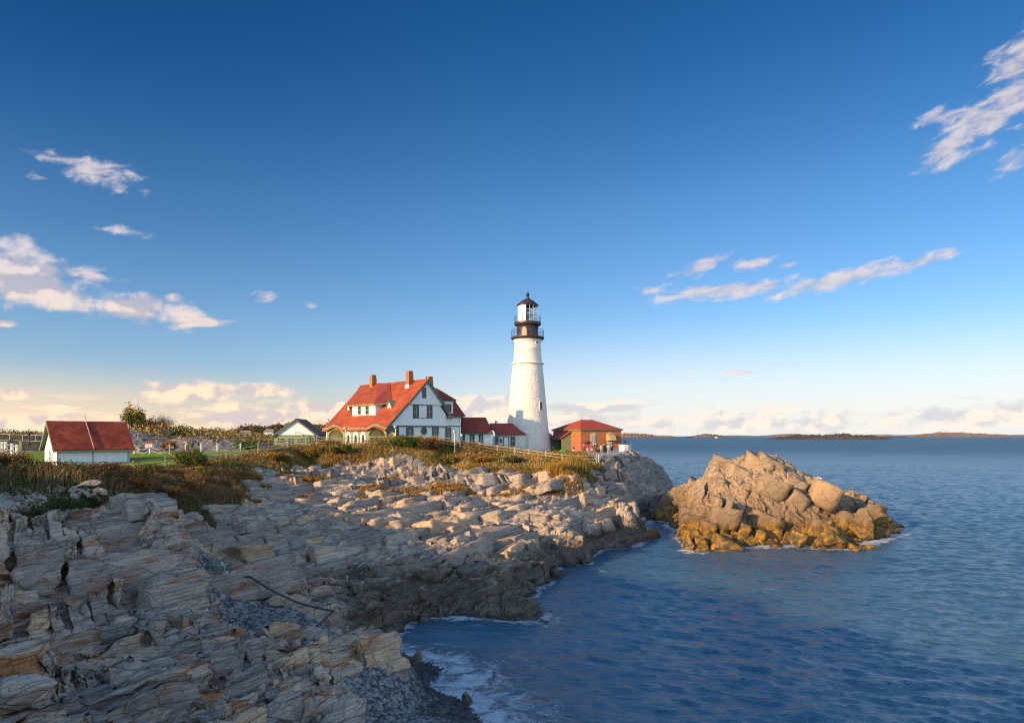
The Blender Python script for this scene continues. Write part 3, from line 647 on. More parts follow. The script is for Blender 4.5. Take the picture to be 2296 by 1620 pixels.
# ------------------------------------------------------------------ mesh builder
class MB:
    def __init__(s): s.v = []; s.f = []
    def quad(s, *p):
        i = len(s.v); s.v += [tuple(q) for q in p]; s.f.append(tuple(range(i, i+len(p))))
    def plate(s, p, off):
        """closed prism: polygon p pushed by the vector off"""
        p = [Vector(q) for q in p]; off = Vector(off); n = len(p); i = len(s.v)
        s.v += [tuple(q) for q in p]+[tuple(q+off) for q in p]
        s.f.append(tuple(range(i, i+n))); s.f.append(tuple(range(i+2*n-1, i+n-1, -1)))
        for k in range(n):
            j = (k+1) % n; s.f.append((i+k, i+n+k, i+n+j, i+j))
    def holes(s, outer, inner, off):
        """closed prism with holes"""
        loops = [[Vector(q) for q in outer]]+[[Vector(q) for q in h] for h in inner]; off = Vector(off)
        tris = tessellate_polygon(loops); flat = [q for l in loops for q in l]; n = len(flat); i = len(s.v)
        s.v += [tuple(q) for q in flat]+[tuple(q+off) for q in flat]
        for a, b, c in tris: s.f.append((i+a, i+b, i+c)); s.f.append((i+n+c, i+n+b, i+n+a))
        k = i
        for l in loops:
            m = len(l)
            for q in range(m):
                r = (q+1) % m; s.f.append((k+q, k+n+q, k+n+r, k+r))
            k += m
    def box(s, x0, x1, y0, y1, z0, z1, M=None):
        p = [Vector((x, y, z0)) for x, y in ((x0, y0), (x1, y0), (x1, y1), (x0, y1))]
        off = Vector((0, 0, z1-z0))
        if M: p = [M @ q for q in p]; off = M.to_3x3() @ off
        s.plate(p, off)
    def tube(s, a, b, r, r2=None, n=8):
        a, b = Vector(a), Vector(b); r2 = r if r2 is None else r2; d = (b-a).normalized()
        u = d.orthogonal().normalized(); w = d.cross(u); i = len(s.v)
        for c, rr in ((a, r), (b, r2)):
            for k in range(n):
                t = 2*math.pi*k/n; s.v.append(tuple(c+u*rr*math.cos(t)+w*rr*math.sin(t)))
        for k in range(n):
            j = (k+1) % n; s.f.append((i+k, i+j, i+n+j, i+n+k))
        s.f.append(tuple(range(i+n-1, i-1, -1))); s.f.append(tuple(range(i+n, i+2*n)))
    def path(s, pts, r, n=6):
        for a, b in zip(pts, pts[1:]): s.tube(a, b, r, n=n)
    def lathe(s, c, prof, n=48, close=True):
        c = Vector(c); i = len(s.v); m = len(prof)
        for r, z in prof:
            for k in range(n):
                t = 2*math.pi*k/n; s.v.append((c.x+r*math.cos(t), c.y+r*math.sin(t), c.z+z))
        for q in range(m-1):
            for k in range(n):
                j = (k+1) % n; s.f.append((i+q*n+k, i+q*n+j, i+(q+1)*n+j, i+(q+1)*n+k))
        if close:
            s.f.append(tuple(range(i+n-1, i-1, -1))); s.f.append(tuple(range(i+(m-1)*n, i+m*n)))
    def ring(s, c, r, t, n=48):
        c = Vector(c); p = [c+Vector((r*math.cos(2*math.pi*k/n), r*math.sin(2*math.pi*k/n), 0)) for k in range(n+1)]
        s.path(p, t, 4)
    def ball(s, c, r, sx=1, sy=1, sz=1, n=10, m=7):
        s.lathe_s(c, [(r*math.sin(math.pi*k/m), -r*math.cos(math.pi*k/m)*sz) for k in range(m+1)], n, sx, sy)
    def lathe_s(s, c, prof, n, sx, sy):
        k0 = len(s.v); s.lathe((0, 0, 0), [(max(r, 1e-4), z) for r, z in prof], n)
        for k in range(k0, len(s.v)): x, y, z = s.v[k]; s.v[k] = (x*sx+c[0], y*sy+c[1], z+c[2])
    def build(s, name, mat, parent=None, smooth=False, tf=None):
        me = bpy.data.meshes.new(name); v = s.v
        if tf is not None: v = [tuple(tf @ Vector(q)) for q in v]
        me.from_pydata(v, [], s.f); me.materials.append(mat)
        if smooth: me.polygons.foreach_set('use_smooth', [True]*len(me.polygons))
        bm = bmesh.new(); bm.from_mesh(me); bmesh.ops.recalc_face_normals(bm, faces=bm.faces); bm.to_mesh(me); bm.free()
        me.update()
        o = bpy.data.objects.new(name, me); COL.objects.link(o)
        if parent is not None:
            o.parent = parent
            if parent.type == 'EMPTY' or True: o.matrix_parent_inverse = parent_matrix(parent).inverted()
        return o
PM = {}
def parent_matrix(o):
    m = Matrix.LocRotScale(o.location, o.rotation_euler, o.scale)
    if o.parent is not None: m = parent_matrix(o.parent) @ o.matrix_parent_inverse @ m
    return m
def thing(name, loc, label, cat, group=None, rz=0):
    o = bpy.data.objects.new(name, None); COL.objects.link(o); o.location = loc; o.rotation_euler = (0, 0, rz)
    o.empty_display_size = .3
    return tag(o, label, cat, group)

class Proj:
    """turns a point of an enlarged crop of the photo (origin zx, zy, scale zs) into a point of a real plane"""
    def __init__(s, zx, zy, zs): s.a = (zx, zy, zs)
    def ray(s, X, Y):
        zx, zy, zs = s.a; u = (zx+X/zs)/1.44; v = (zy+Y/zs)/1.44
        return Vector(((u-1148)/F, 1, -(v-977)/F))
    def on(s, pl, X, Y):
        P0, n = pl; d = s.ray(X, Y); o = Vector((0, 0, CAMZ))
        return o+d*((P0-o).dot(n)/d.dot(n))
    def poly(s, pl, *xy): return [s.on(pl, *q) for q in xy]
    def rect(s, pl, x0, y0, x1, y1): return s.poly(pl, (x0, y0), (x1, y0), (x1, y1), (x0, y1))
def plane(P, n): return Vector(P), Vector(n).normalized()

# ------------------------------------------------------------------ building materials
def f_siding(t, b, pos):
    z = t.n('ShaderNodeSeparateXYZ', i_0=pos).outputs[2]
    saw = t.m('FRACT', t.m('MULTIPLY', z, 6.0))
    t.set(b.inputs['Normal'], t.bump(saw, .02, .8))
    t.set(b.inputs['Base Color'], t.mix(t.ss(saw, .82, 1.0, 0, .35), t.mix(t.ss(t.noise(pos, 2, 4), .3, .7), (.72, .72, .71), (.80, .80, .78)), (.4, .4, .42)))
def f_stucco(t, b, pos):
    n = t.noise(pos, 1.1, 7, .62); sp = t.n('ShaderNodeSeparateXYZ', i_0=pos).outputs
    low = t.ss(sp[2], 21.4, 21.2)
    st = t.noise(t.xyz(t.m('MULTIPLY', sp[0], 3), t.m('MULTIPLY', sp[1], 3), t.m('MULTIPLY', sp[2], .35)), 1.0, 5, .6)
    c = t.mix(t.ss(n, .3, .7), (.58, .54, .475), (.66, .62, .56))
    c = t.mix(t.ss(st, .52, .75, 0, .5), c, (.52, .46, .38))
    t.set(b.inputs['Base Color'], c)
    vo = t.t.nodes.new('ShaderNodeTexVoronoi'); t.set(vo.inputs['Vector'], pos); vo.inputs['Scale'].default_value = 2.6
    h = t.m('ADD', t.m('MULTIPLY', t.noise(pos, 3, 6, .6), .8), t.m('MULTIPLY', vo.outputs[0], .5))
    t.set(b.inputs['Normal'], t.bump(t.m('MULTIPLY', h, t.m('ADD', t.m('MULTIPLY', low, .9), .1)), .11, .9))
def shingles(dark, light, rs=6.5, cs=2.3):
    def f(t, b, pos):
        sp = t.n('ShaderNodeSeparateXYZ', i_0=pos).outputs
        row = t.m('FLOOR', t.m('MULTIPLY', sp[2], rs)); fr = t.m('FRACT', t.m('MULTIPLY', sp[2], rs))
        al = t.m('ADD', t.m('MULTIPLY', sp[0], cs), t.m('ADD', t.m('MULTIPLY', sp[1], cs), t.m('MULTIPLY', row, .53)))
        col = t.m('FLOOR', al); fc = t.m('FRACT', al)
        wn = t.t.nodes.new('ShaderNodeTexWhiteNoise'); wn.noise_dimensions = '2D'; t.set(wn.inputs['Vector'], t.xyz(row, col, 0.0))
        c = t.mix(wn.outputs[0], dark, light)
        c = t.mix(t.ss(t.noise(pos, .6, 5, .6), .35, .7, 0, .8), c, tuple(x*.62 for x in dark))
        gap = t.m('MAXIMUM', t.ss(fr, .16, .04), t.ss(fc, .08, .02, 0, .7))
        t.set(b.inputs['Base Color'], t.mix(t.m('MULTIPLY', gap, .7), c, tuple(x*.35 for x in dark)))
        t.set(b.inputs['Normal'], t.bump(t.m('SUBTRACT', 1.0, fr), .03, .6))
    return f
def f_brick(t, b, pos):
    sp = t.n('ShaderNodeSeparateXYZ', i_0=pos).outputs
    br = t.t.nodes.new('ShaderNodeTexBrick')
    t.set(br.inputs['Vector'], t.xyz(t.m('ADD', sp[0], t.m('MULTIPLY', sp[1], .98)), sp[2], 0.0))
    br.inputs['Scale'].default_value = 4; br.inputs['Mortar Size'].default_value = .012
    br.inputs['Color1'].default_value = (.40, .14, .04, 1); br.inputs['Color2'].default_value = (.30, .095, .03, 1); br.inputs['Mortar'].default_value = (.3, .2, .14, 1)
    c = t.mix(t.ss(t.noise(t.xyz(sp[0], sp[1], t.m('MULTIPLY', sp[2], 6)), 1.2, 5), .4, .7, 0, .5), br.outputs[0], (.24, .06, .03))
    t.set(b.inputs['Base Color'], c)
WHITE = material('white_clapboard', f_siding, rough=.6)
STUCCO = material('whitewashed_masonry', f_stucco, rough=.75)
PLAIN = material('white_paint', color=(.78, .77, .74), rough=.55, noise=.06)
GREEN = material('sage_trim_paint', color=(.185, .235, .115), rough=.5, noise=.1)
DGREEN = material('dark_green_trim_paint', color=(.062, .098, .078), rough=.5, noise=.12)
ROOF = material('red_shingles', shingles((.29, .05, .014), (.41, .076, .02)), rough=.8)
ROOFD = material('shaded_red_shingles', shingles((.26, .042, .028), (.34, .06, .038)), rough=.8)  # darker copy of the red shingles: shade painted into roof planes away from the sun
BRICK = material('orange_brick', f_brick, rough=.85)
GLASS = material('window_glass', color=(.018, .022, .028), rough=.08)
BLACK = material('black_iron_paint', color=(.035, .03, .032), rough=.45, noise=.3)
CREAM = material('cream_paint', color=(.72, .66, .48), rough=.6, noise=.06)
WOOD = material('weathered_fence_wood', color=(.36, .28, .2), rough=.85, noise=.3, nscale=6)
STONE = material('pale_stone', color=(.5, .42, .32), rough=.85, noise=.15)
STEEL = material('galvanised_steel', color=(.5, .5, .5), rough=.4, metal=.7)
DARKIN = material('dark_interior', color=(.03, .028, .025), rough=.9)

def window(parent, rect, n, frame_mat=DGREEN, bar_mat=PLAIN, fw=.09, cols=2, rows=2, depth=.05, name='window', sash=True):
    """frame standing proud of the wall as the part, pane and glazing bars under it; rect = 4 corners, top-left first clockwise"""
    a, b, c, d = [Vector(q) for q in rect]; n = Vector(n).normalized(); ux = (b-a).normalized(); uz = (a-d).normalized()
    w = (b-a).length; h = (a-d).length; m = MB()
    m.holes([a, b, c, d], [[a+ux*fw-uz*fw, b-ux*fw-uz*fw, c-ux*fw+uz*fw, d+ux*fw+uz*fw]], n*depth)
    fr = m.build(name, frame_mat, parent)
    p = MB(); p.plate([q+n*.012 for q in (a+ux*fw-uz*fw, b-ux*fw-uz*fw, c-ux*fw+uz*fw, d+ux*fw+uz*fw)], n*.006); p.build('pane', GLASS, fr)
    if sash:
        g = MB(); x0, x1 = fw, w-fw; z0, z1 = fw, h-fw; t = min(.012, w*.03)
        for i in range(1, cols):
            x = x0+(x1-x0)*i/cols; q = d+ux*x; g.plate([q+ux*-t+uz*z0+n*.02, q+ux*t+uz*z0+n*.02, q+ux*t+uz*z1+n*.02, q-ux*t+uz*z1+n*.02], n*.015)
        for i in range(1, rows):
            z = z0+(z1-z0)*i/rows; q = d+uz*z; tt = t*1.5 if i*2 == rows else t
            g.plate([q+ux*x0-uz*tt+n*.022, q+ux*x1-uz*tt+n*.022, q+ux*x1+uz*tt+n*.022, q+ux*x0+uz*tt+n*.022], n*.018)
        g.build('glazing_bars', bar_mat, fr)
    return fr
def strip(m, pts, up, thick, outv):
    """board following a polyline: height vector up, pushed outv"""
    for a, b in zip(pts, pts[1:]):
        a, b = Vector(a), Vector(b); m.plate([a, b, b+Vector(up), a+Vector(up)], outv)

# ------------------------------------------------------------------ lighthouse
def build_tower():
    X, Y = 2.56, 112.0; c = (X, Y, 0)
    T = thing('lighthouse', (X, Y, CAMZ), 'tall tapering white lighthouse tower with black iron lantern room', 'lighthouse')
    m = MB(); m.lathe(c, [(3.75, 6.8), (3.62, 7.9), (3.45, 9.2), (3.24, 11.2), (3.02, 13.6), (2.82, 15.8), (2.6, 18.2), (2.42, 20.2), (2.3, 21.45)], 96, False)
    m.build('lower_shaft', STUCCO, T, True)
    m = MB(); m.lathe(c, [(2.3, 21.44), (2.47, 21.46), (2.5, 21.6), (2.44, 21.72), (2.2, 21.75)], 96, False); m.build('string_course', STUCCO, T, True)
    m = MB(); m.lathe(c, [(2.2, 21.74), (2.12, 22.6), (2.05, 23.75), (2.09, 23.82), (2.09, 23.98), (2.03, 24.02), (2.0, 24.7), (2.03, 24.85), (2.14, 25.0), (2.25, 25.22)], 96, False)
    m.build('upper_shaft', material('smooth_white_masonry', color=(.62, .58, .51), rough=.6, noise=.07, nscale=1.2), T, True)
    m = MB(); m.lathe(c, [(2.2, 25.2), (2.42, 25.3), (2.56, 25.5), (2.58, 25.62), (1.5, 25.64)], 64, False); m.build('lower_gallery', BLACK, T)
    m = MB(); m.lathe(c, [(1.66, 25.63), (1.66, 27.35), (1.6, 27.36)], 48, False); w = m.build('watch_room', BLACK, T, True)
    dx, dy = -.55, -1.6
    d = MB(); n = Vector((dx, dy, 0)).normalized(); ux = Vector((-n.y, n.x, 0)); base = Vector((X, Y, 25.66))+n*1.6
    arch = [base-ux*.38, base+ux*.38, base+ux*.38+Vector((0, 0, 1.0))]+[base+ux*.38*math.cos(a)+Vector((0, 0, 1.0+.42*math.sin(a))) for a in (.5, 1.0, math.pi/2, 2.1, 2.6)]+[base-ux*.38+Vector((0, 0, 1.0))]
    d.plate(arch, n*.12); d.build('door', material('bronze_door', color=(.16, .1, .07), rough=.35, metal=.6), w)
    m = MB(); m.lathe(c, [(1.62, 27.36), (2.0, 27.5), (2.08, 27.7), (2.08, 27.92), (1.4, 27.94)], 64, False); m.build('upper_gallery', BLACK, T)
    for nm, z0, z1, r, k in (('lower_railing', 25.62, 26.72, 2.46, 40), ('upper_railing', 27.92, 28.78, 2.02, 16)):
        m = MB(); m.ring((X, Y, z1), r, .03); m.ring((X, Y, z0+.12), r, .02)
        if k == 16: m.ring((X, Y, (z0+z1)/2), r, .018)
        for i in range(k):
            a = 2*math.pi*i/k; m.tube((X+r*math.cos(a), Y+r*math.sin(a), z0), (X+r*math.cos(a), Y+r*math.sin(a), z1), .028 if i % 4 == 0 else .014, n=5)
        m.build(nm, BLACK, T)
    # lantern: white blanked panels on the land side, open glass to the sea
    L = MB(); G = MB(); Wp = MB(); r = 1.5; k = 16
    z0, z1 = 27.94, 30.5
    for i in range(k):
        a0, a1 = 2*math.pi*(i+.5)/k, 2*math.pi*(i+1.5)/k
        p0 = Vector((X+r*math.cos(a0), Y+r*math.sin(a0), z0)); p1 = Vector((X+r*math.cos(a1), Y+r*math.sin(a1), z0))
        L.tube(p0, p0+Vector((0, 0, z1-z0)), .04, n=5)
        for z in (z0+.06, z0+1.28, z1-.06): L.tube(p0+Vector((0, 0, z-z0)), p1+Vector((0, 0, z-z0)), .025, n=4)
        am = math.degrees((a0+a1)/2) % 360; q = Vector((X, Y, 0)); inn = (q-(p0+p1)/2); inn.z = 0
        if 140 < am < 268: Wp.plate([p0, p1, p1+Vector((0, 0, z1-z0)), p0+Vector((0, 0, z1-z0))], inn*.03)
    Wp.build('blanking_panels', PLAIN, T)
    L.build('lantern_frame', material('lantern_bars', color=(.5, .42, .3), rough=.5), T)
    m = MB(); m.lathe(c, [(1.4, 30.5), (1.62, 30.46), (1.7, 30.52), (1.69, 30.6), (.98, 31.2), (.36, 31.55), (.36, 31.66), (.24, 31.72), (.2, 31.95), (.24, 32.0)], 32, False)
    rf = m.build('lantern_roof', BLACK, T)
    m = MB(); m.ball((X, Y, 32.26), .3, n=16, m=10); m.build('vent_ball', BLACK, rf, True)
    m = MB(); m.tube((X, Y, 32.5), (X, Y, 33.85), .02, .01); m.build('lightning_rod', BLACK, rf)
    m = MB(); m.lathe(c, [(.35, 28.0), (.4, 28.2), (.3, 28.4), (.55, 28.8), (.62, 29.3), (.5, 29.8), (.3, 30.0)], 20); m.build('lamp_lens', material('lens_glass', color=(.25, .3, .3), rough=.1, metal=.3), T, True)
    # slot window and round port
    def facing(x, r):
        n = Vector((x, -math.sqrt(r*r-x*x), 0)).normalized(); return Vector((X, Y, 0))+n*r, n
    p, n = facing(1.93, 2.93); ux = Vector((-n.y, n.x, 0)); p.z = 0
    m = MB(); q = lambda x, z: p+ux*x+Vector((0, 0, z))-n*.05
    m.holes([q(-.36, 14.4), q(.36, 14.4), q(.36, 15.75), q(-.36, 15.75)], [[q(-.24, 14.5), q(.24, 14.5), q(.24, 15.62), q(-.24, 15.62)]], n*.16); wf = m.build('window', STUCCO, T)
    m = MB(); m.plate([q(-.24, 14.5), q(.24, 14.5), q(.24, 15.62), q(-.24, 15.62)], n*.09); m.build('pane', GLASS, wf)
    p, n = facing(1.37, 2.01); p.z = 24.7
    m = MB(); m.tube(p-n*.1, p+n*.07, .3, n=20); pf = m.build('porthole', PLAIN, T)
    m = MB(); m.tube(p+n*.071, p+n*.085, .2, n=20); m.build('pane', GLASS, pf)
    T.scale = (112/105,)*3
build_tower()

# ------------------------------------------------------------------ keepers' house
def build_house():
    Z = Proj(850, 1150, 3.28); th = R(44); c_, s_ = math.cos(th), math.sin(th)
    O = Vector(((867.7-1148)/F*96, 96, 0)); bx = Vector((c_, s_, 0)); ay = Vector((-s_, c_, 0)); ng = -ay; nl = -bx
    def W(x, y, z): return O+bx*x+ay*y+Vector((0, 0, z))
    M = Matrix(((c_, -s_, 0, O.x), (s_, c_, 0, O.y), (0, 0, 1, 0), (0, 0, 0, 1)))
    H = thing('keepers_house', (O.x, O.y, CAMZ), "large white clapboard keepers' house with orange-red shingled roof and sage green porch arches", 'house', rz=th)
    GP = plane(O, ng)
    EZ, RZ, RX = 11.82, 18.8, 6.83; sl = (RZ-EZ)/RX; YF = 17.7; sr = 1.15
    # walls
    m = MB()
    m.plate([W(1.85, .02, 8.2), W(10.62, .02, 8.2), W(10.62, .02, 11.86), W(1.85, .02, 11.86)], ay*.25)
    m.plate([W(.42, -.1, 12.0), W(10.7, -.1, 12.0), W(10.62, .0, 12.5), W(10.62, 0, 13.65), W(RX, 0, 18.2), W(1.7, 0, 13.2)], ay*.25)
    m.plate([W(10.6, .3, 8.2), W(10.6, 17, 8.2), W(10.6, 17, 13.6), W(10.6, .3, 13.6)], -bx*.2)
    m.plate([W(.1, YF-.35, 11.9), W(.1, YF-.35, 8.2), W(10.6, YF-.35, 8.2), W(10.6, YF-.35, 13.6), W(RX, YF-.35, 18.3)], -ay*.2)
    wall = m.build('gable_wall', WHITE, H)
    m = MB(); g0 = -.28
    m.plate([W(3.72, g0, 15.16), W(9.9, g0, 15.16), W(RX, g0, 18.55)], ay*.26)
    for i in range(44):
        x = 3.85+i*.137; m.plate([W(x, g0-.0, 15.16), W(x+.09, g0, 15.16), W(x+.045, g0, 15.04)], ay*.05)
    m.build('gable_peak', WHITE, H)
    # trim on the gable
    m = MB(); e = ng*.05
    m.plate([W(.2, -.12, 11.84), W(10.75, -.12, 11.84), W(10.75, -.12, 12.02), W(.2, -.12, 12.02)], ng*.06)
    for x in (1.78, 10.42): m.plate([W(x, -.0, 8.2), W(x+.22, -.0, 8.2), W(x+.22, -.0, 11.84), W(x, 0, 11.84)], e)
    m.build('trim_boards', DGREEN, H)
    m = MB()
    def barge(x0, z0, x1, z1, y, w=.34):
        m.plate([W(x0, y, z0), W(x1, y, z1), W(x1, y, z1-w*1.3), W(x0, y, z0-w*1.3)], ng*.09)
    barge(-.12, EZ+.02, 3.75, 15.62, -.18); barge(3.5, 15.5, RX, RZ+.08, -.5); barge(RX, RZ+.08, 10.1, 15.15, -.5, .42); barge(9.6, 15.6, 11.35, 13.55, -.18, .42)
    m.build('bargeboards', DGREEN, H)
    m = MB()
    for x0, x1 in ((1.0, 2.0), (10.4, 11.5)):
        m = MB(); m.plate([W(x0, -.2, 13.5), W(x1, -.2, 13.5), W(x1-.1, -.2, 13.32), W(x0+.25, -.2, 13.28)], ng*.3); m.build('eave_bracket', GREEN, H)
    # windows of the gable end
    fr = Z.rect(GP, 1584, 508, 1792, 657)
    m = MB(); m.plate(fr, ng*.03); m.build('window_surround', DGREEN, H)
    m = MB(); m.plate([q+ng*.031 for q in Z.rect(GP, 1648, 520, 1728, 650)], ng*.02); m.build('centre_panel', WHITE, H)
    for x0, x1 in ((1592, 1642), (1734, 1784)): window(H, [q+ng*.032 for q in Z.rect(GP, x0, 520, x1, 650)], ng, DGREEN, PLAIN, .08, 2, 2)
    P2 = plane(W(0, -.29, 0), ng)
    window(H, Z.rect(P2, 1681, 330, 1725, 441), ng, DGREEN, DGREEN, .14, 1, 2)
    for x0, x1 in ((1514, 1590), (1788, 1856)): window(H, Z.rect(GP, x0, 747, x1, 905), ng, DGREEN, PLAIN, .2, 3, 4)
    cc = Z.on(GP, 1701, 788); m = MB(); rim = [cc+bx*.52*math.cos(a)+Vector((0, 0, .58*math.sin(a))) for a in np.linspace(0, 2*math.pi, 25)[:-1]]
    inn = [cc+bx*.36*math.cos(a)+Vector((0, 0, .42*math.sin(a))) for a in np.linspace(0, 2*math.pi, 25)[:-1]]
    m.holes(rim, [inn], ng*.07); ov = m.build('oval_window', DGREEN, H)
    m = MB(); m.plate([q+ng*.01 for q in inn], ng*.015); m.build('pane', GLASS, ov)
    # long porch side with two big arches and three arched windows
    def arch(y0, y1, zs, zt, n=14, zb=None):
        cy, r = (y0+y1)/2, (y1-y0)/2; p = []
        if zb is not None: p += [W(0, y0, zb)]
        p += [W(0, cy-r*math.cos(a), zs+(zt-zs)*math.sin(a)) for a in np.linspace(0, math.pi, n)]
        if zb is not None: p += [W(0, y1, zb)]
        return p
    A2, A1 = (.45, 4.75), (11.95, 16.4)
    small = [5.55, 7.35, 9.35]
    small = [(Z.on(plane(O, nl), xx, 850)-O).dot(ay) for xx in (1058, 980, 903)]
    m = MB()
    outer = [W(0, 0, 8.2)]+[W(0, y, 8.2) for y in (A2[0],)]+arch(*A2, 10.4, 11.62)+[W(0, A2[1], 8.2), W(0, A1[0], 8.2)]+arch(*A1, 10.3, 11.5)+[W(0, A1[1], 8.2), W(0, 16.9, 8.2), W(0, 16.9, 11.75), W(0, 0, 11.75)]
    wins = [arch(y-.36, y+.36, 10.2, 10.75, 10, 9.4)[::-1] for y in small]
    m.holes(outer, wins, bx*.25); m.build('porch_wall', GREEN, H)
    for y in small:
        m = MB(); m.holes([q-bx*.001 for q in arch(y-.72, y+.72, 10.25, 11.2, 14, 9.0)], [arch(y-.4, y+.4, 10.2, 10.8, 10, 9.35)[::-1]], -bx*.05); wf = m.build('arched_window', PLAIN, H)
        m = MB(); m.holes([q-bx*.002 for q in arch(y-.4, y+.4, 10.2, 10.8, 10, 9.35)], [arch(y-.27, y+.27, 10.2, 10.62, 10, 9.5)[::-1]], bx*.06); m.build('sash', GREEN, wf)
        m = MB(); m.plate([q+bx*.08 for q in arch(y-.35, y+.35, 10.2, 10.74, 10, 9.42)], bx*.02); m.build('pane', GLASS, wf)
    m = MB(); m.plate([W(-.03, A2[1]+.1, 8.2), W(-.03, A1[0]-.1, 8.2), W(-.03, A1[0]-.1, 9.28), W(-.03, A2[1]+.1, 9.28)], bx*.028); m.build('cream_dado', CREAM, H)
    # porch interiors
    m = MB()
    for y0, y1 in (A2, A1):
        m.plate([W(2.6, y0-.3, 8.2), W(2.6, y1+.3, 8.2), W(2.6, y1+.3, 11.7), W(2.6, y0-.3, 11.7)], bx*.1)
        m.plate([W(.28, y1+.25, 8.2), W(2.6, y1+.25, 8.2), W(2.6, y1+.25, 11.7), W(.28, y1+.25, 11.7)], ay*.1)
        m.build('porch_inner_wall', CREAM, H); m = MB()
    m = MB(); m.plate([W(.1, .1, 11.72), W(10.5, .1, 11.72), W(10.5, 17, 11.72), W(.1, 17, 11.72)], (0, 0, .06)); m.build('porch_ceiling', CREAM, H)
    m = MB(); pd = W(2.55, 2.2, 8.6); m.plate([pd, W(2.55, 3.5, 8.6), W(2.55, 3.5, 10.9), W(2.55, 2.2, 10.9)], -bx*.06); m.build('door', DGREEN, H)
    # porch opening in the gable end
    m = MB()
    def arg(x0, x1, zs, zt): return [W(x0, 0, 8.6)]+[W((x0+x1)/2-(x1-x0)/2*math.cos(a), 0, zs+(zt-zs)*math.sin(a)) for a in np.linspace(0, math.pi, 12)]+[W(x1, 0, 8.6)]
    m.holes([W(0, 0, 8.2), W(1.78, 0, 8.2), W(1.78, 0, 11.82), W(0, 0, 11.82)], [arg(.25, 1.62, 10.2, 11.2)[::-1]], ay*.2); m.build('porch_end_wall', DGREEN, H)
    # fascia following two eyebrow curves
    def brow(y):
        v = 0
        for a, b in (A2, A1):
            t = (y-(a+b)/2)/((b-a)*.62); v = max(v, .5*(.5+.5*math.cos(math.pi*t)) if abs(t) < 1 else 0)
        return v
    ys = np.linspace(-.25, YF+.2, 90); m = MB()
    for a, b in zip(ys, ys[1:]):
        m.plate([W(-.28, a, EZ-.42+brow(a)), W(-.28, b, EZ-.42+brow(b)), W(-.28, b, EZ-.1+brow(b)), W(-.28, a, EZ-.1+brow(a))], bx*.3)
    m.build('eave_fascia', GREEN, H)
    # roof: front slope (with eyebrows), rear slope
    xs = np.array([-.42, -.2, .1, .5, .9, 1.4, 2.2, 3.2, 4.4, 5.6, RX]); m = MB(); ix = {}
    for side in (0, 1):
        for j, y in enumerate(ys):
            for i, x in enumerate(xs):
                zz = EZ+sl*x+brow(y)*max(0, 1-(x+.42)/2.6)**1.3-(.16 if side else 0)
                ix[side, i, j] = len(m.v); m.v.append(tuple(W(x, y if x < 3.6 else (y if y > 0 else -.55*(1 if y < 0 else 0)), zz)))
    nx, ny = len(xs), len(ys)
    for i in range(nx-1):
        for j in range(ny-1):
            m.f.append((ix[0, i, j], ix[0, i+1, j], ix[0, i+1, j+1], ix[0, i, j+1])); m.f.append((ix[1, i, j], ix[1, i, j+1], ix[1, i+1, j+1], ix[1, i+1, j]))
    for j in range(ny-1): m.f.append((ix[0, 0, j], ix[0, 0, j+1], ix[1, 0, j+1], ix[1, 0, j]))
    for j in (0, ny-1):
        for i in range(nx-1): m.f.append((ix[0, i, j], ix[0, i+1, j], ix[1, i+1, j], ix[1, i, j]))
    roof = m.build('roof', ROOF, H)
    m = MB()
    m.plate([W(RX, -.55, RZ), W(RX, YF+.2, RZ), W(11.6, YF+.2, RZ-(11.6-RX)*sr), W(11.6, -.2, RZ-(11.6-RX)*sr), W(9.9, -.2, RZ-(9.9-RX)*sr), W(9.9, -.55, RZ-(9.9-RX)*sr)], (0, 0, -.15))
    m.build('rear_roof', ROOFD, H)
    m = MB(); m.tube(W(RX, -.55, RZ+.02), W(RX, YF+.2, RZ+.02), .09, n=6); m.build('ridge_cap', ROOF, roof)
    # big dormer
    RP = (W(0, 0, EZ), (Vector((0, 0, 1))-bx*sl).normalized())
    b0 = Z.on(RP, 945, 627); b1 = Z.on(RP, 1185, 624)
    xd = ((b0-O).dot(bx)+(b1-O).dot(bx))/2; ya = (b0-O).dot(ay); yb = (b1-O).dot(ay); zb = EZ+sl*xd
    DP = plane(W(xd, 0, 0), nl)
    zt = Z.on(DP, 1185, 503).z
    D = MB(); D.plate([W(xd, ya, zb-.1), W(xd, yb, zb-.1), W(xd, yb, zt), W(xd, ya, zt)], bx*.15)
    xe = (zt-EZ)/sl
    for y in (ya, yb): D.plate([W(xd, y, zb-.1), W(xe+.1, y, zt), W(xd, y, zt)], ay*(.1 if y == yb else -.1))
    dw = D.build('dormer', WHITE, H)
    for x0, x1 in ((1003, 1040), (1084, 1122)): window(dw, [q+nl*.02 for q in Z.rect(DP, x0, 520, x1, 620)], nl, GREEN, CREAM, .16, 1, 2)
    m = MB(); zr = zt+.12
    e0, e1 = W(xd-.35, ya+.9, zr), W(xd-.35, yb-.15, zr); r0, r1 = W(RX-.1, 18.0, RZ+.12), W(RX-.1, 12.4, RZ+.2)
    k0 = W((zt+.1-EZ)/sl+.3, yb-1.5, zt+.42); k1 = W(RX-.12, 9.4, RZ+.03)
    m.plate([e0, e1, r1, r0], (0, 0, -.16)); m.build('dormer_roof', ROOF, dw)
    m = MB(); m.plate([e1, k0, k1, r1], (0, 0, -.14)); m.build('dormer_hip', ROOFD, dw)
    m = MB(); m.plate([e0-Vector((0, 0, .32)), e1-Vector((0, 0, .32)), e1-Vector((0, 0, .17)), e0-Vector((0, 0, .17))], bx*.3); m.plate([e1-Vector((0, 0, .32)), k0-Vector((0, 0, .4)), k0-Vector((0, 0, .16)), e1-Vector((0, 0, .16))], ay*.08); m.build('dormer_fascia', GREEN, dw)
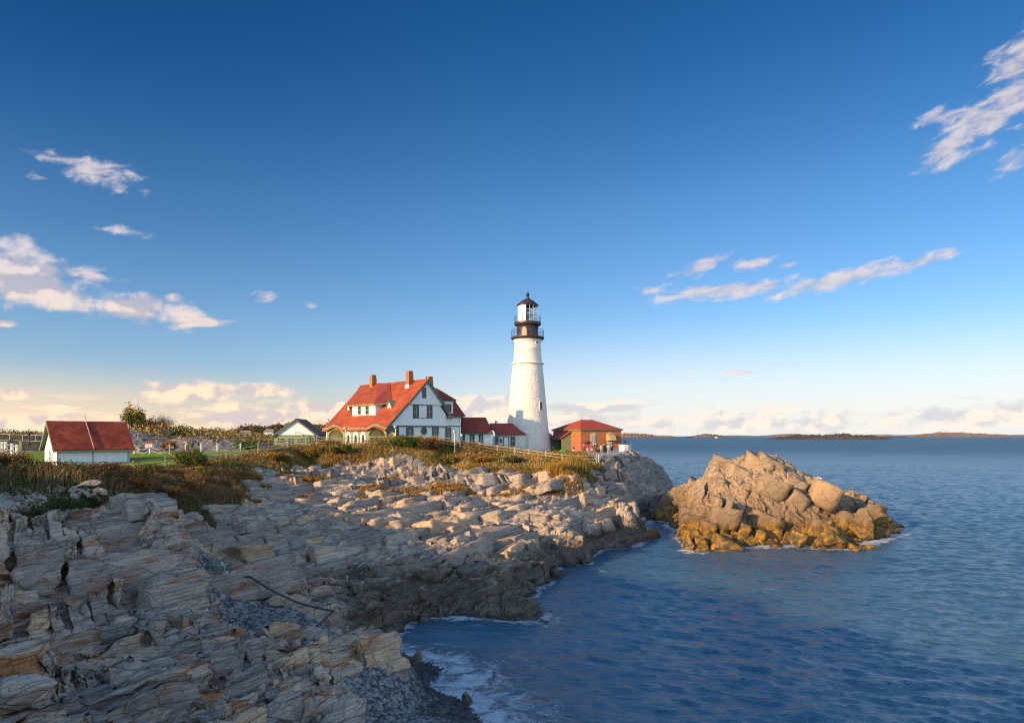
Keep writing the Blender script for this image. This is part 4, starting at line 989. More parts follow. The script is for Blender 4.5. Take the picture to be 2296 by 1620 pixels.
    # two little triangular vents
    for cx, cy, w in ((900, 572, 36), (1333, 551, 42)):
        p0 = Z.on(RP, cx, cy); x = (p0-O).dot(bx); y = (p0-O).dot(ay); zz = p0.z; hw = w/3.28*.047*1.38; hh = hw*1.35
        V = MB(); V.holes([W(x, y+hw, zz), W(x, y-hw, zz), W(x, y, zz+hh)], [[W(x, y-hw*.5, zz+.18), W(x, y+hw*.5, zz+.18), W(x, y, zz+hh*.74)]], bx*.1)
        for sy in (1, -1): V.plate([W(x-.12, y+sy*hw*1.1, zz-.05), W(x-.12, y, zz+hh+.12), W(x+hh/sl+.1, y, zz+hh+.12), W(x, y+sy*hw*1.1, zz-.05)], (0, 0, -.08))
        vo = V.build('roof_vent', GREEN, H)
        q = MB(); q.plate([W(x+.02, y+hw*.5, zz+.18), W(x+.02, y-hw*.5, zz+.18), W(x+.02, y, zz+hh*.74)], bx*.03); q.build('vent_panel', PLAIN, vo)
    # chimneys
    for (x0, x1, yt, yb_), k in (((1132, 1192, 197, 318), 6.2), ((1518, 1580, 155, 285), 6.2), ((1730, 1787, 215, 330), 9.6)):
        P = plane(W(k, 0, 0), nl) if k < 9 else plane(W(0, 2.6, 0), ng)
        q = Z.on(P, (x0+x1)/2, yt); x = (q-O).dot(bx); y = (q-O).dot(ay); zt_ = q.z
        Mx = M @ Matrix.Translation((x, y, 0)); C = MB()
        C.box(-.42, .42, -.42, .42, zt_-3.3, zt_-.55, Mx); C.box(-.38, .38, -.38, .38, zt_-.55, zt_, Mx)
        ch = C.build('chimney', BRICK, H); C = MB(); C.box(-.5, .5, -.5, .5, zt_-2.6 if k < 9 else zt_-1.9, zt_-2.1 if k < 9 else zt_-1.5, Mx); C.build('flashing', material('lead_flashing', color=(.5, .48, .46), rough=.6), ch)
    # wing behind the gable end
    m = MB(); y0 = .5
    m.plate([W(10.64, y0, 8.2), W(13.75, y0, 8.2), W(13.75, y0, 13.35), W(10.64, y0, 13.35)], ay*.2)
    m.plate([W(13.75, y0, 8.2), W(13.75, 9, 8.2), W(13.75, 9, 13.35), W(13.75, 4.5, 17.2), W(13.75, y0, 13.35)], -bx*.2)
    m.plate([W(10.64, y0-.05, 12.1), W(13.85, y0-.05, 12.1), W(13.75, y0, 12.5), W(10.64, y0, 12.5)], ay*.1)
    m.build('wing_wall', WHITE, H)
    m = MB(); m.plate([W(10.66, y0-.1, 11.95), W(13.9, y0-.1, 11.95), W(13.9, y0-.1, 12.1), W(10.66, y0-.1, 12.1)], ay*.14)
    m.plate([W(10.9, y0-.3, 13.32), W(14.2, y0-.3, 13.32), W(14.2, y0-.3, 13.52), W(10.9, y0-.3, 13.52)], ay*.3); m.build('wing_trim', DGREEN, H)
    WP_ = plane(W(0, y0, 0), ng)
    window(H, Z.rect(WP_, 1934, 752, 1990, 905), ng, DGREEN, PLAIN, .2, 3, 4)
    sw = 1.05; RP2 = (W(0, y0-.3, 13.5), (Vector((0, 0, 1))+ng*sw).normalized())
    roofp = Z.poly(RP2, (1930, 628), (2143, 630), (2030, 470), (1785, 310), (1725, 262), (1700, 330), (1800, 480))
    m = MB(); m.plate(roofp, (0, 0, -.14))
    tops = [roofp[2], roofp[3], roofp[4]]
    m.plate([roofp[2], roofp[3], roofp[3]+ay*5-Vector((0, 0, 4)), roofp[2]+ay*5-Vector((0, 0, 4))], (0, 0, -.1))
    m.build('wing_roof', ROOFD, H)
    q0 = Z.on(RP2, 1893, 604); q1 = Z.on(RP2, 2014, 604); yy = (q1-O).dot(ay); DP2 = plane(W(0, yy, 0), ng)
    f = Z.rect(DP2, 1893, 474, 2010, 602); m = MB(); m.plate(f, ay*1.6); d2 = m.build('wing_dormer', WHITE, H)
    window(d2, [q+ng*.02 for q in Z.rect(DP2, 1936, 505, 1990, 590)], ng, DGREEN, GREEN, .14, 2, 2)
    m = MB(); a, b = [q+ng*.35+Vector((0, 0, .12)) for q in Z.poly(DP2, (1880, 470), (2030, 470))]
    m.plate([a, b, b+ay*4.2+Vector((0, 0, 2.0))-bx*.5, a+ay*4.2+Vector((0, 0, 2.0))], (0, 0, -.1)); m.build('dormer_roof', ROOFD, d2)
    m = MB(); m.plate([a, b, b-Vector((0, 0, .2)), a-Vector((0, 0, .2))], ay*.1); m.build('dormer_fascia', DGREEN, d2)
    K = .94; H.location = (O.x*K, O.y*K, CAMZ); H.scale = (K, K, K)
build_house()

def gabled(name, label, cat, Pj, corner, th, **k): ...

# ------------------------------------------------------------------ passage and entrance between house and tower
def build_passage():
    Z = Proj(1450, 1150, 3.24); n = Vector((0, -1, 0)); up = Vector((0, 0, 1)); back = Vector((0, 1, 0))
    T = thing('covered_passage', (-5.2, 104.9, 8.7), 'low white covered passage with dull red roof joining the large house to its entrance', 'building')
    P = plane((0, 101.4, 0), n)
    w = Z.rect(P, 138, 800, 452, 990); m = MB(); m.plate(w, back*5.5); m.build('wall', WHITE, T)
    e = plane((0, 101.0, 0), n); zt = Z.on(e, 300, 797).z; RPn = (Vector((0, 104.5, zt)), (up-back*-1.05).normalized())
    RPn = (Vector((0, 101.0, zt)), Vector((0, -1.05, 1)).normalized())
    r = Z.poly(RPn, (120, 797), (456, 797), (384, 637), (120, 637)); m = MB(); m.plate(r, -up*.14)
    m.plate([r[3], r[2], r[2]+Vector((.9, 2.4, -2.4)), r[3]+Vector((0, 2.4, -2.4))], -up*.13); m.plate([r[2], r[1]+back*.3-up*.16, r[1]+back*5-up*.16], Vector((-.15, 0, 0)))
    m.build('roof', ROOFD, T)
    m = MB(); m.plate(Z.rect(e, 138, 798, 456, 812), back*.2); m.plate([q+n*.03 for q in Z.rect(P, 140, 812, 166, 985)], back*.02); m.build('trim', DGREEN, T)
    for x0, x1 in ((215, 266), (308, 358)): window(T, Z.rect(P, x0, 813, x1, 930), n, DGREEN, PLAIN, .13, 3, 4)
    # entrance
    E = thing('entrance_lobby', (0, 101.6, 8.0), 'small white entrance lobby with pale door tucked against the lighthouse foot', 'building')
    th = R(10); c_, s_ = math.cos(th), math.sin(th); n2 = Vector((s_, -c_, 0)); b2 = -n2; ux = Vector((c_, s_, 0))
    P2 = plane((2.1, 107.6, 0), n2); cor = Z.on(P2, 512, 820); cor.z = 0
    m = MB(); w = Z.rect(P2, 512, 822, 800, 1012); m.plate(w, b2*3.6)
    lp = [cor+up*7.6, cor+up*w[0].z, cor+b2*2.2+up*(w[0].z+2.3), cor+b2*3.3+up*(w[0].z+2.3), cor+b2*3.3+up*7.6]
    m.plate(lp, ux*.2); m.build('wall', STUCCO, E)
    ez = w[0].z+.05; RP3 = (Vector((2.1, 107.6, ez))+n2*.3, (up+n2*1.05).normalized())
    r = Z.poly(RP3, (506, 814), (806, 808), (730, 765), (667, 699), (426, 699)); m = MB(); m.plate(r, -up*.13); m.plate([r[4], r[3], r[3]+b2*1.5-up*1.0, r[4]+b2*1.5-up*1.0], -up*.1); m.build('roof', ROOFD, E)
    m = MB(); m.plate([r[0]-up*.24, r[1]-up*.24, r[1]-up*.1, r[0]-up*.1], b2*.12); m.plate([r[0], r[4], r[4]-up*.25, r[0]-up*.25], -ux*.07); m.build('trim', DGREEN, E)
    dr = Z.rect(P2, 568, 836, 626, 990); m = MB()
    m.holes([q+n2*0 for q in dr], [[q for q in Z.rect(P2, 576, 845, 618, 989)]], n2*.06); df = m.build('door_frame', DGREEN, E)
    m = MB(); m.plate(Z.rect(P2, 576, 845, 618, 989), n2*.03); d = m.build('door', PLAIN, E)
    m = MB(); kb = Z.on(P2, 612, 922); m.ball(tuple(kb+n2*.07), .04); m.build('door_handle', BLACK, d)
    window(E, Z.rect(P2, 642, 836, 692, 940), n2, DGREEN, PLAIN, .08, 2, 2)
    m = MB(); m.plate([q for q in Z.rect(P2, 528, 864, 556, 898)], n2*.04); m.build('plaque', material('bronze_plaque', color=(.09, .05, .035), rough=.4), E)
    lw = [cor+b2*1.3-ux*.02+up*(w[0].z-.55), cor+b2*1.7-ux*.02+up*(w[0].z-.55), cor+b2*1.7-ux*.02+up*(w[0].z-1.0), cor+b2*1.3-ux*.02+up*(w[0].z-1.0)]
    window(E, [lw[1], lw[0], lw[3], lw[2]], -ux, DGREEN, DGREEN, .05, 1, 1, sash=False)
build_passage()

# ------------------------------------------------------------------ brick fog-signal building
def build_brick():
    Z = Proj(1450, 1150, 3.24); th = R(22); c_, s_ = math.cos(th), math.sin(th); up = Vector((0, 0, 1))
    O = Vector(((1302.3-1148)/F*96, 96, 0)); ux = Vector((c_, s_, 0)); uy = Vector((-s_, c_, 0)); L, D = 6.55, 9.0
    def W(x, y, z): return O+ux*x+uy*y+up*z
    B = thing('brick_building', (O.x, O.y, CAMZ), 'orange brick building with red hipped roof beside the lighthouse', 'building', rz=th)
    FP = plane(O, -uy); LP = plane(O, -ux); zt = Z.on(FP, 1378, 776).z
    m = MB(); m.plate([W(0, 0, 7.9), W(L, 0, 7.9), W(L, D, 7.9), W(0, D, 7.9)], up*(zt-7.9)); m.build('wall', BRICK, B)
    m = MB(); m.plate([W(-.12, -.12, 6.8), W(L+.1, -.12, 6.8), W(L+.1, D, 6.8), W(-.12, D, 6.8)], up*1.35); m.build('plinth', STONE, B)
    m = MB(); m.plate([W(-.2, -.2, zt), W(L+.2, -.2, zt), W(L+.2, D+.2, zt), W(-.2, D+.2, zt)], up*.16); m.build('cornice', GREEN, B)
    za = zt+.16; e = .32; a, b, c, d = W(-e, -e, za), W(L+e, -e, za), W(L+e, D+e, za), W(-e, D+e, za)
    ap = Z.on(plane(W(0, D*.36, 0), -uy), 1378, 662); rx = (ap-O).dot(ux); rz = ap.z
    r0, r1 = W(L/2-.05, D*.36, rz), W(L/2+.05, D*.68, rz)
    rr0 = Z.on(plane(W(0, D*.4, 0), -uy), 1380, 662); rr1 = Z.on(plane(W(0, D*.4, 0), -uy), 1498, 663)
    m = MB()
    for f in ((a, b, rr1, rr0), (b, c, rr1), (c, d, rr0, rr1), (d, a, rr0), (d, c, b, a)): m.quad(*f)
    m.build('roof', material('red_metal_roof', color=(.33, .06, .026), rough=.6, noise=.12, nscale=1.5), B)
    for x0, x1, y0, y1 in ((1480, 1530, 824, 912), (1652, 1698, 824, 905)):
        f = window(B, Z.rect(FP, x0, y0, x1, y1), -uy, STONE, CREAM, .08, 2, 2)
        g = MB()
        for i in range(6):
            q = Z.on(FP, x0+(x1-x0)*(i+.7)/6.4, (y0+y1)/2)-uy*.07; g.tube(q-up*.95, q+up*.95, .011, n=5)
        g.build('window_bars', PLAIN, f)
        m = MB(); m.plate(Z.rect(FP, x0-9, y0-10, x1+8, y0), -uy*.09); m.build('lintel', STONE, f); m = MB(); m.plate(Z.rect(FP, x0-6, y1, x1+6, y1+8), -uy*.12); m.build('sill', STONE, f)
    # fog horn hood over the right window
    q = Z.on(FP, 1675, 845); m = MB(); n = 10
    for i in range(n):
        a0, a1 = math.pi/2*i/n, math.pi/2*(i+1)/n
        f = lambda a: (-uy*(.1+1.0*math.cos(a)), up*(-.45+.95*math.sin(a)))
        (p0, h0), (p1, h1) = f(a0), f(a1)
        m.quad(q-ux*.52+p0+h0, q+ux*.52+p0+h0, q+ux*.52+p1+h1, q-ux*.52+p1+h1)
    for sx in (-.52, .52): m.quad(*([q+ux*sx-uy*.02-up*.45]+[q+ux*sx+f(math.pi/2*i/n)[0]+f(math.pi/2*i/n)[1] for i in range(n+1)]))
    m.build('window_hood', material('ochre_metal', color=(.42, .28, .12), rough=.5), B)
    # porch on the left face
    y0 = (Z.on(LP, 1275, 850)-O).dot(uy); y1 = (Z.on(LP, 1160, 850)-O).dot(uy)
    pr = thing_part = MB(); pz = 10.05
    pr.plate([W(-1.5, y0, 7.9), W(0, y0, 7.9), W(0, y0, pz+.95), W(-1.5, y0, pz)], uy*.1)
    pr.plate([W(-1.5, y1, 7.9), W(0, y1, 7.9), W(0, y1, pz+.95), W(-1.5, y1, pz)], uy*.1)
    pr.plate([W(-1.5, y0, pz-.12), W(-1.5, y1+.1, pz-.12), W(-1.5, y1+.1, pz+.06), W(-1.5, y0, pz+.06)], ux*.1)
    po = pr.build('porch', GREEN, B)
    m = MB(); m.plate([W(-1.75, y0-.15, pz+.02), W(-1.75, y1+.25, pz+.02), W(0, y1+.25, pz+1.1), W(0, y0-.15, pz+1.1)], up*.09); m.build('porch_roof', MATS['red_metal_roof'], po)
    m = MB(); m.plate([W(-.06, y0+.5, 8.0), W(-.06, y1-.5, 8.0), W(-.06, y1-.5, 9.9), W(-.06, y0+.5, 9.9)], -ux*.05); m.build('door', DGREEN, po)
    m = MB(); m.plate([W(-1.6, y0-.1, 7.5), W(0, y0-.1, 7.5), W(0, y1+.2, 7.5), W(-1.6, y1+.2, 7.5)], up*.5); m.build('step', STONE, po)
    m = MB()
    q = Z.on(FP, 1449, 895); m.plate([q+ux*-.16-up*.15, q+ux*.16-up*.15, q+ux*.16+up*.15, q-ux*.16+up*.15], -uy*.2)
    q = Z.on(FP, 1432, 907); m.tube(q, q-uy*.35-ux*.2, .05, n=6); q = Z.on(FP, 1412, 908); m.ball(tuple(q-uy*.35), .13); m.build('wall_light', BLACK, B)
    K = 1.12; B.location = (O.x*K, O.y*K, CAMZ); B.scale = (K, K, K)
build_brick()

# ------------------------------------------------------------------ white shed and the garage
def build_shed():
    Z = Proj(0, 1320, 5.102); th = R(45); c_, s_ = math.cos(th), math.sin(th); up = Vector((0, 0, 1))
    O = Vector(((128.2-1148)/F*70, 70, 0)); ux = Vector((c_, s_, 0)); uy = Vector((-s_, c_, 0))
    def W(x, y, z): return O+ux*x+uy*y+up*z
    S = thing('white_shed', (O.x, O.y, 7.6), 'small whitewashed masonry shed with steep bright red shingle roof at the edge of the lawn', 'shed', rz=th)
    FP = plane(O, -uy); LP = plane(O, -ux); L = (Z.on(FP, 2140, 700)-O).dot(ux); D = (Z.on(LP, 735, 700)-O).dot(uy)
    ez = Z.on(FP, 942, 622).z; ez2 = Z.on(FP, 2140, 607).z; ap = Z.on(plane(W(0, D/2, 0), -uy), 900, 212); rz = ap.z
    m = MB()
    m.plate([W(0, 0, 6.4), W(L, 0, 6.4), W(L, 0, ez), W(0, 0, ez)], uy*.25)
    m.plate([W(0, 0, 6.4), W(0, D, 6.4), W(0, D, ez), W(0, D/2, rz-.2), W(0, 0, ez)], ux*.25)
    m.plate([W(L, 0, 6.4), W(L, D, 6.4), W(L, D, ez), W(L, D/2, rz-.2), W(L, 0, ez)], -ux*.25)
    m.plate([W(0, D, 6.4), W(L, D, 6.4), W(L, D, ez), W(0, D, ez)], -uy*.25)
    m.build('wall', material('rough_whitewash', color=(.78, .78, .77), rough=.8, noise=.05, bump=.05, bscale=5), S)
    g = .42; o = .4; sl = (rz-ez)/(D/2); m = MB()
    m.plate([W(-o, -g, ez-g*sl+.12), W(L+o, -g, ez-g*sl+.12), W(L+o, D/2, rz+.12), W(-o, D/2, rz+.12)], -up*.12)
    rf = m.build('roof', material('bright_red_shingles', shingles((.24, .034, .014), (.42, .068, .024), 4.2, 1.5), rough=.85), S)
    m = MB(); m.plate([W(-o, D+g, ez-g*sl+.12), W(L+o, D+g, ez-g*sl+.12), W(L+o, D/2, rz+.12), W(-o, D/2, rz+.12)], -up*.12); m.build('rear_roof', ROOFD, S)
    m = MB()
    for y0, y1, z0, z1 in ((-g, D/2, ez-g*sl, rz), (D+g, D/2, ez-g*sl, rz)):
        m.plate([W(-o-.04, y0, z0), W(-o-.04, y1, z1), W(-o-.04, y1, z1-.3), W(-o-.04, y0, z0-.24)], ux*.06)
    m.plate([W(-o, -g, ez-g*sl), W(L+o, -g, ez-g*sl), W(L+o, -g, ez-g*sl-.16), W(-o, -g, ez-g*sl-.16)], uy*.06); m.build('bargeboards', GREEN, S)
    m = MB()
    for sy in (0, 1):
        y1 = D/2; y0 = -g if not sy else D+g; m.plate([W(-o, y0, ez-g*sl-.1), W(0, y0, ez-g*sl-.1), W(0, y1, rz-.1), W(-o, y1, rz-.1)], -up*.03)
    m.build('soffit', DGREEN, S)
    m = MB(); xp = L*.475; m.path([W(xp, D/2, rz+.2), W(xp, -g-.02, ez-g*sl+.22), W(xp, -g+.1, ez-.35), W(xp, -.08, ez-.5), W(xp, -.08, 6.6)], .05, 6); m.build('drainpipe', material('copper_pink_pipe', color=(.45, .3, .28), rough=.4, metal=.4), S)
    m = MB(); m.tube(W(xp, D/2, rz), W(xp, D/2, rz+.95), .022, .01, 5); m.build('lightning_rod', BLACK, S)
build_shed()
def build_garage():
    Z = Proj(850, 1150, 3.28); up = Vector((0, 0, 1)); th = R(4); n = Vector((math.sin(th), -math.cos(th), 0)); bk = -n
    P = plane((-33, 106, 0), n)
    G = thing('garage', tuple(Z.on(P, 342, 990)), 'small green and white gabled garage left of the large house', 'garage')
    m = MB(); m.plate(Z.rect(P, 112, 836, 548, 1020), bk*6.5); lo = m.build('lower_wall', GREEN, G)
    m = MB(); m.plate(Z.poly(P, (112, 835), (548, 835), (342, 672)), bk*6.4); m.build('gable', WHITE, G)
    PF = plane(P[0]+n*.3, n)
    def slab(a, b):
        q = Z.poly(PF, a, b); m = MB(); m.plate([q[0], q[1], q[1]-up*.16, q[0]-up*.16], bk*7.2); return m
    s = slab((88, 838), (342, 656)); s2 = slab((342, 656), (588, 836)); s.v += []; k = len(s.v); s.v += s2.v; s.f += [tuple(i+k for i in f) for f in s2.f]
    s.build('roof', material('brown_shingles', color=(.16, .10, .075), rough=.85, noise=.2), G)
    m = MB(); PG = plane(P[0]+n*.32, n)
    for a, b in (((86, 842), (342, 660)), ((342, 660), (590, 840))):
        q = Z.poly(PG, a, b); m.plate([q[0], q[1], q[1]-up*.28, q[0]-up*.28], n*.05)
    m.plate([q+n*.0 for q in Z.rect(P, 112, 832, 548, 841)], n*.06); m.build('bargeboards', DGREEN, G)
    for x0, x1 in ((150, 222), (250, 320), (360, 432), (458, 530)): window(lo, Z.rect(P, x0, 862, x1, 920), n, GREEN, PLAIN, .08, 4, 2)
    q = Z.on(P, 345, 815); m = MB(); m.path([q, q+n*.3+up*.2, q+n*.5+Vector((.9, 0, .15)), q+n*.5+Vector((1.35, 0, -.2))], .03); m.ball(tuple(q+n*.5+Vector((1.35, 0, -.3))), .17, sz=.7); m.build('wall_lamp', BLACK, G)
build_garage()
# ------------------------------------------------------------------ vegetation
def f_tint(t, b, pos):
    nd = t.t.nodes.new('ShaderNodeAttribute'); nd.attribute_name = 'tint'; t.set(b.inputs['Base Color'], nd.outputs['Color'])
LEAF = material('foliage', f_tint, rough=.75, spec=.25)
PAL = dict(dark=(.030, .045, .012), olive=(.085, .095, .022), rust=(.17, .06, .018), gold=(.34, .19, .03), straw=(.36, .25, .10), green=(.06, .12, .018), brown=(.10, .065, .035), orange=(.36, .15, .025), lime=(.14, .20, .02), grey=(.16, .12, .085))
def tints(n, names, w=None, var=.3):
    P = np.array([PAL[k] for k in names]); w = None if w is None else np.array(w)/sum(w)
    c = P[rng.choice(len(names), n, p=w)]; return np.clip(c*(1+rng.normal(0, var, (n, 1))), .004, .9)
def tri_mesh(name, V, Fc, C, mat=LEAF, parent=None, quads=False):
    k = 4 if quads else 3; me = bpy.data.meshes.new(name); n = len(Fc)
    me.vertices.add(len(V)); me.vertices.foreach_set('co', V.astype(np.float32).ravel())
    me.loops.add(n*k); me.loops.foreach_set('vertex_index', Fc.astype(np.int32).ravel())
    me.polygons.add(n); me.polygons.foreach_set('loop_start', (np.arange(n)*k).astype(np.int32)); me.polygons.foreach_set('loop_total', np.full(n, k, np.int32))
    a = me.attributes.new('tint', 'FLOAT_COLOR', 'POINT'); a.data.foreach_set('color', np.concatenate([C, np.ones((len(C), 1))], 1).astype(np.float32).ravel())
    me.update(calc_edges=True); me.materials.append(mat)
    o = bpy.data.objects.new(name, me); COL.objects.link(o)
    if parent is not None: o.parent = parent; o.matrix_parent_inverse = parent_matrix(parent).inverted()
    return o
def blades(P, h, w, lean, C, wind=(.25, .1)):
    """tapering grass blades as one tall triangle pair each"""
    n = len(P); a = rng.uniform(0, 2*math.pi, n); d = np.stack([np.cos(a), np.sin(a), 0*a], 1)
    b = rng.uniform(0, 2*math.pi, n); L = np.stack([np.cos(b), np.sin(b), 0*b], 1)*lean[:, None]*h[:, None]+np.array((*wind, 0))*h[:, None]*.5
    up = np.array((0, 0, 1.0)); w_ = w[:, None]
    p0 = P-d*w_; p1 = P+d*w_; mid = P+up*h[:, None]*.6+L*.35; p2 = mid+d*w_*.7; p3 = mid-d*w_*.7; tip = P+up*h[:, None]+L
    V = np.stack([p0, p1, p2, p3, tip], 1).reshape(-1, 3); i = np.arange(n)[:, None]*5
    Fc = np.concatenate([i+np.array((0, 1, 2)), i+np.array((0, 2, 3)), i+np.array((3, 2, 4))], 0)
    return V, Fc, np.repeat(C, 5, 0)
def leaves(P, s, C, flat=.5):
    n = len(P); u = rng.normal(0, 1, (n, 3)); u[:, 2] *= flat; u /= np.linalg.norm(u, axis=1)[:, None]
    v = np.cross(u, rng.normal(0, 1, (n, 3))); v /= np.linalg.norm(v, axis=1)[:, None]
    s = s[:, None]; V = np.stack([P-u*s, P+v*s*.55, P+u*s, P-v*s*.55], 1).reshape(-1, 3)
    i = np.arange(n)[:, None]*4; Fc = np.concatenate([i+np.array((0, 1, 2)), i+np.array((0, 2, 3))], 0)
    return V, Fc, np.repeat(C, 4, 0)
def join(*parts):
    V, Fc, C = [], [], []; k = 0
    for v, f, c in parts: V.append(v); Fc.append(f+k); C.append(c); k += len(v)
    return np.concatenate(V), np.concatenate(Fc), np.concatenate(C)
rr_ = np.hypot(LV[:, 0], LV[:, 1]); az_ = np.degrees(np.arctan2(LV[:, 0], LV[:, 1])); vg = LK[:, 1]; AREA = rr_**2
pu = 1148+F*LV[:, 0]/np.maximum(LV[:, 1], 1); pv = 977-(LV[:, 2]-CAMZ)*F/np.maximum(LV[:, 1], 1)
NZ = fbm(LV*np.array((.35, .35, .35)), 40, 4)
def pick(mask, n):
    w = AREA*mask; c = np.cumsum(w); return np.searchsorted(c, rng.random(n)*c[-1])
SHADE_L = (az_ > -41)
def ell_mask(cx, cy, rx, ry): return ((LV[:, 0]-cx)/rx)**2+((LV[:, 1]-cy)/ry)**2 < 1
notbuilt = ~(ell_mask(2.56, 112, 4.2, 4.2) | ((LV[:, 1] > 91) & (LV[:, 0] > -22)) | ((LV[:, 0] > -54) & (LV[:, 0] < -34) & (LV[:, 1] > 69.5) & (LV[:, 1] < 92)))
# brush on the left bank
m1 = (vg+(NZ-.5)*1.2 > .45)*(LV[:, 1] > 31)*(LV[:, 1] < 69)*(LV[:, 0] < -15)*SHADE_L*notbuilt*((pu < 470) | (LV[:, 1] > 62))*((pv > 1046) | (pu > 300) | (LV[:, 1] < 64))
i = pick(m1, 95000); h = .12+.95*np.clip((NZ[i]-.4)*3.6, 0, 1)*np.clip((LV[i, 1]-26)/20, .4, 1)*np.where(LV[i, 1] > 55, .45, 1); P = LV[i]+np.stack([0*h, 0*h, h*np.sqrt(rng.random(len(h)))], 1)+rng.normal(0, .06, (len(h), 3))
zone = fbm(LV[i]*.22, 60, 3)
C = np.where((zone > .52)[:, None], tints(len(i), ['rust', 'brown', 'olive', 'orange', 'dark'], [3, 3, 2, 1, 2]), tints(len(i), ['dark', 'olive', 'green', 'rust', 'gold'], [5, 3, 2, 1, .6]))
A1_ = leaves(P, rng.uniform(.04, .10, len(i)), C)
i = pick(m1, 30000); h = rng.uniform(.3, .8, len(i))*(.5+NZ[i])*np.where(LV[i, 1] > 55, .5, 1); A2_ = blades(LV[i], h, np.full(len(i), .016), rng.uniform(.1, .5, len(i)), tints(len(i), ['straw', 'brown', 'rust', 'olive', 'grey'], [1, 3, 3, 3, 2]))
tag(tri_mesh('brush', *join(A1_, A2_)), kind='stuff')
# dry grass and weeds along the fence and down the bluff
m2 = (vg+(NZ-.5)*1.5 > .48)*(LV[:, 1] > 66)*(LV[:, 1] < 92.5)*(LV[:, 0] > -34)*(LV[:, 0] < 16)*notbuilt*~((LV[:, 0] > 9.6) & (LV[:, 1] > 83.3))*(LK[:, 2] < .5)
i = pick(m2, 90000); zone = fbm(LV[i]*.25, 61, 3)[:, None]
C = np.where(zone > .55, tints(len(i), ['gold', 'orange', 'straw', 'olive'], [5, 2, 4, 2])*1.25, tints(len(i), ['olive', 'green', 'straw', 'brown', 'gold'], [3, 2, 3, 1, 3])*1.2)
tops = np.clip((LV[i, 1]-80)/8, .35, 1)
B1_ = blades(LV[i], rng.uniform(.2, .75, len(i))*tops, np.full(len(i), .028), rng.uniform(.1, .6, len(i)), C)
m3 = m2*(NZ > .47); i = pick(m3, 50000); h = .15+.9*np.clip((NZ[i]-.45)*4, 0, 1)*np.clip((LV[i, 1]-76)/10, .3, 1)
C = np.where((fbm(LV[i]*.3, 66, 3) > .5)[:, None], tints(len(i), ['orange', 'rust', 'gold', 'brown', 'olive'], [2, 2, 2, 2, 2]), tints(len(i), ['olive', 'green', 'lime', 'gold', 'dark'], [4, 2, 1, 2, 1]))
B2_ = leaves(LV[i]+np.stack([0*h, 0*h, h*rng.random(len(h))], 1), rng.uniform(.05, .11, len(i)), C)
# tufts in the cracks of the rock face
m4 = (NZ > .55)*(LV[:, 1] > 58)*(LV[:, 1] < 86)*(LK[:, 0] > .3)*(LV[:, 2] > 4.2)*(LV[:, 0] < 8)
i = pick(m4, 34000); B3_ = blades(LV[i], rng.uniform(.1, .45, len(i)), np.full(len(i), .03), rng.uniform(.1, .7, len(i)), tints(len(i), ['gold', 'orange', 'straw', 'olive', 'rust']))
tag(tri_mesh('dry_grass', *join(B1_, B2_, B3_)), kind='stuff')
# red-brown grass in the gully
m5 = (vg > .3)*(LV[:, 1] > 36)*(LV[:, 1] < 66)*(pu > 330)*(pu < 640)*(pv > 1060)*(NZ > .45)*(vg > .5)
i = pick(m5, 20000); tag(tri_mesh('gully_grass', *blades(LV[i], rng.uniform(.25, .7, len(i)), np.full(len(i), .014), rng.uniform(.1, .4, len(i)), tints(len(i), ['rust', 'brown', 'straw', 'orange', 'grey'], [4, 4, 2, 1, 1]))), kind='stuff')
# short turf of the lawn
m6 = (LK[:, 2] > .5)*(LV[:, 0] < -24)*(LV[:, 1] < 110)*SHADE_L; i = pick(m6, 60000)
tag(tri_mesh('lawn_grass', *blades(LV[i], rng.uniform(.04, .09, len(i)), np.full(len(i), .03), rng.uniform(.1, .5, len(i)), tints(len(i), ['green', 'lime', 'olive'], [1, 6, 1])*1.7)), kind='stuff')
# scrub on the far outcrop
m7 = (LV[:, 1] > 118)*(LV[:, 0] < -36)*SHADE_L*(NZ > .42); i = pick(m7, 26000); h = .2+1.3*np.clip((NZ[i]-.42)*3, 0, 1)
tag(tri_mesh('scrub', *leaves(LV[i]+np.stack([0*h, 0*h, h*rng.random(len(h))], 1), rng.uniform(.08, .2, len(i)), tints(len(i), ['olive', 'brown', 'gold', 'straw', 'dark'], [3, 2, 2, 3, 1])*1.25)), kind='stuff')

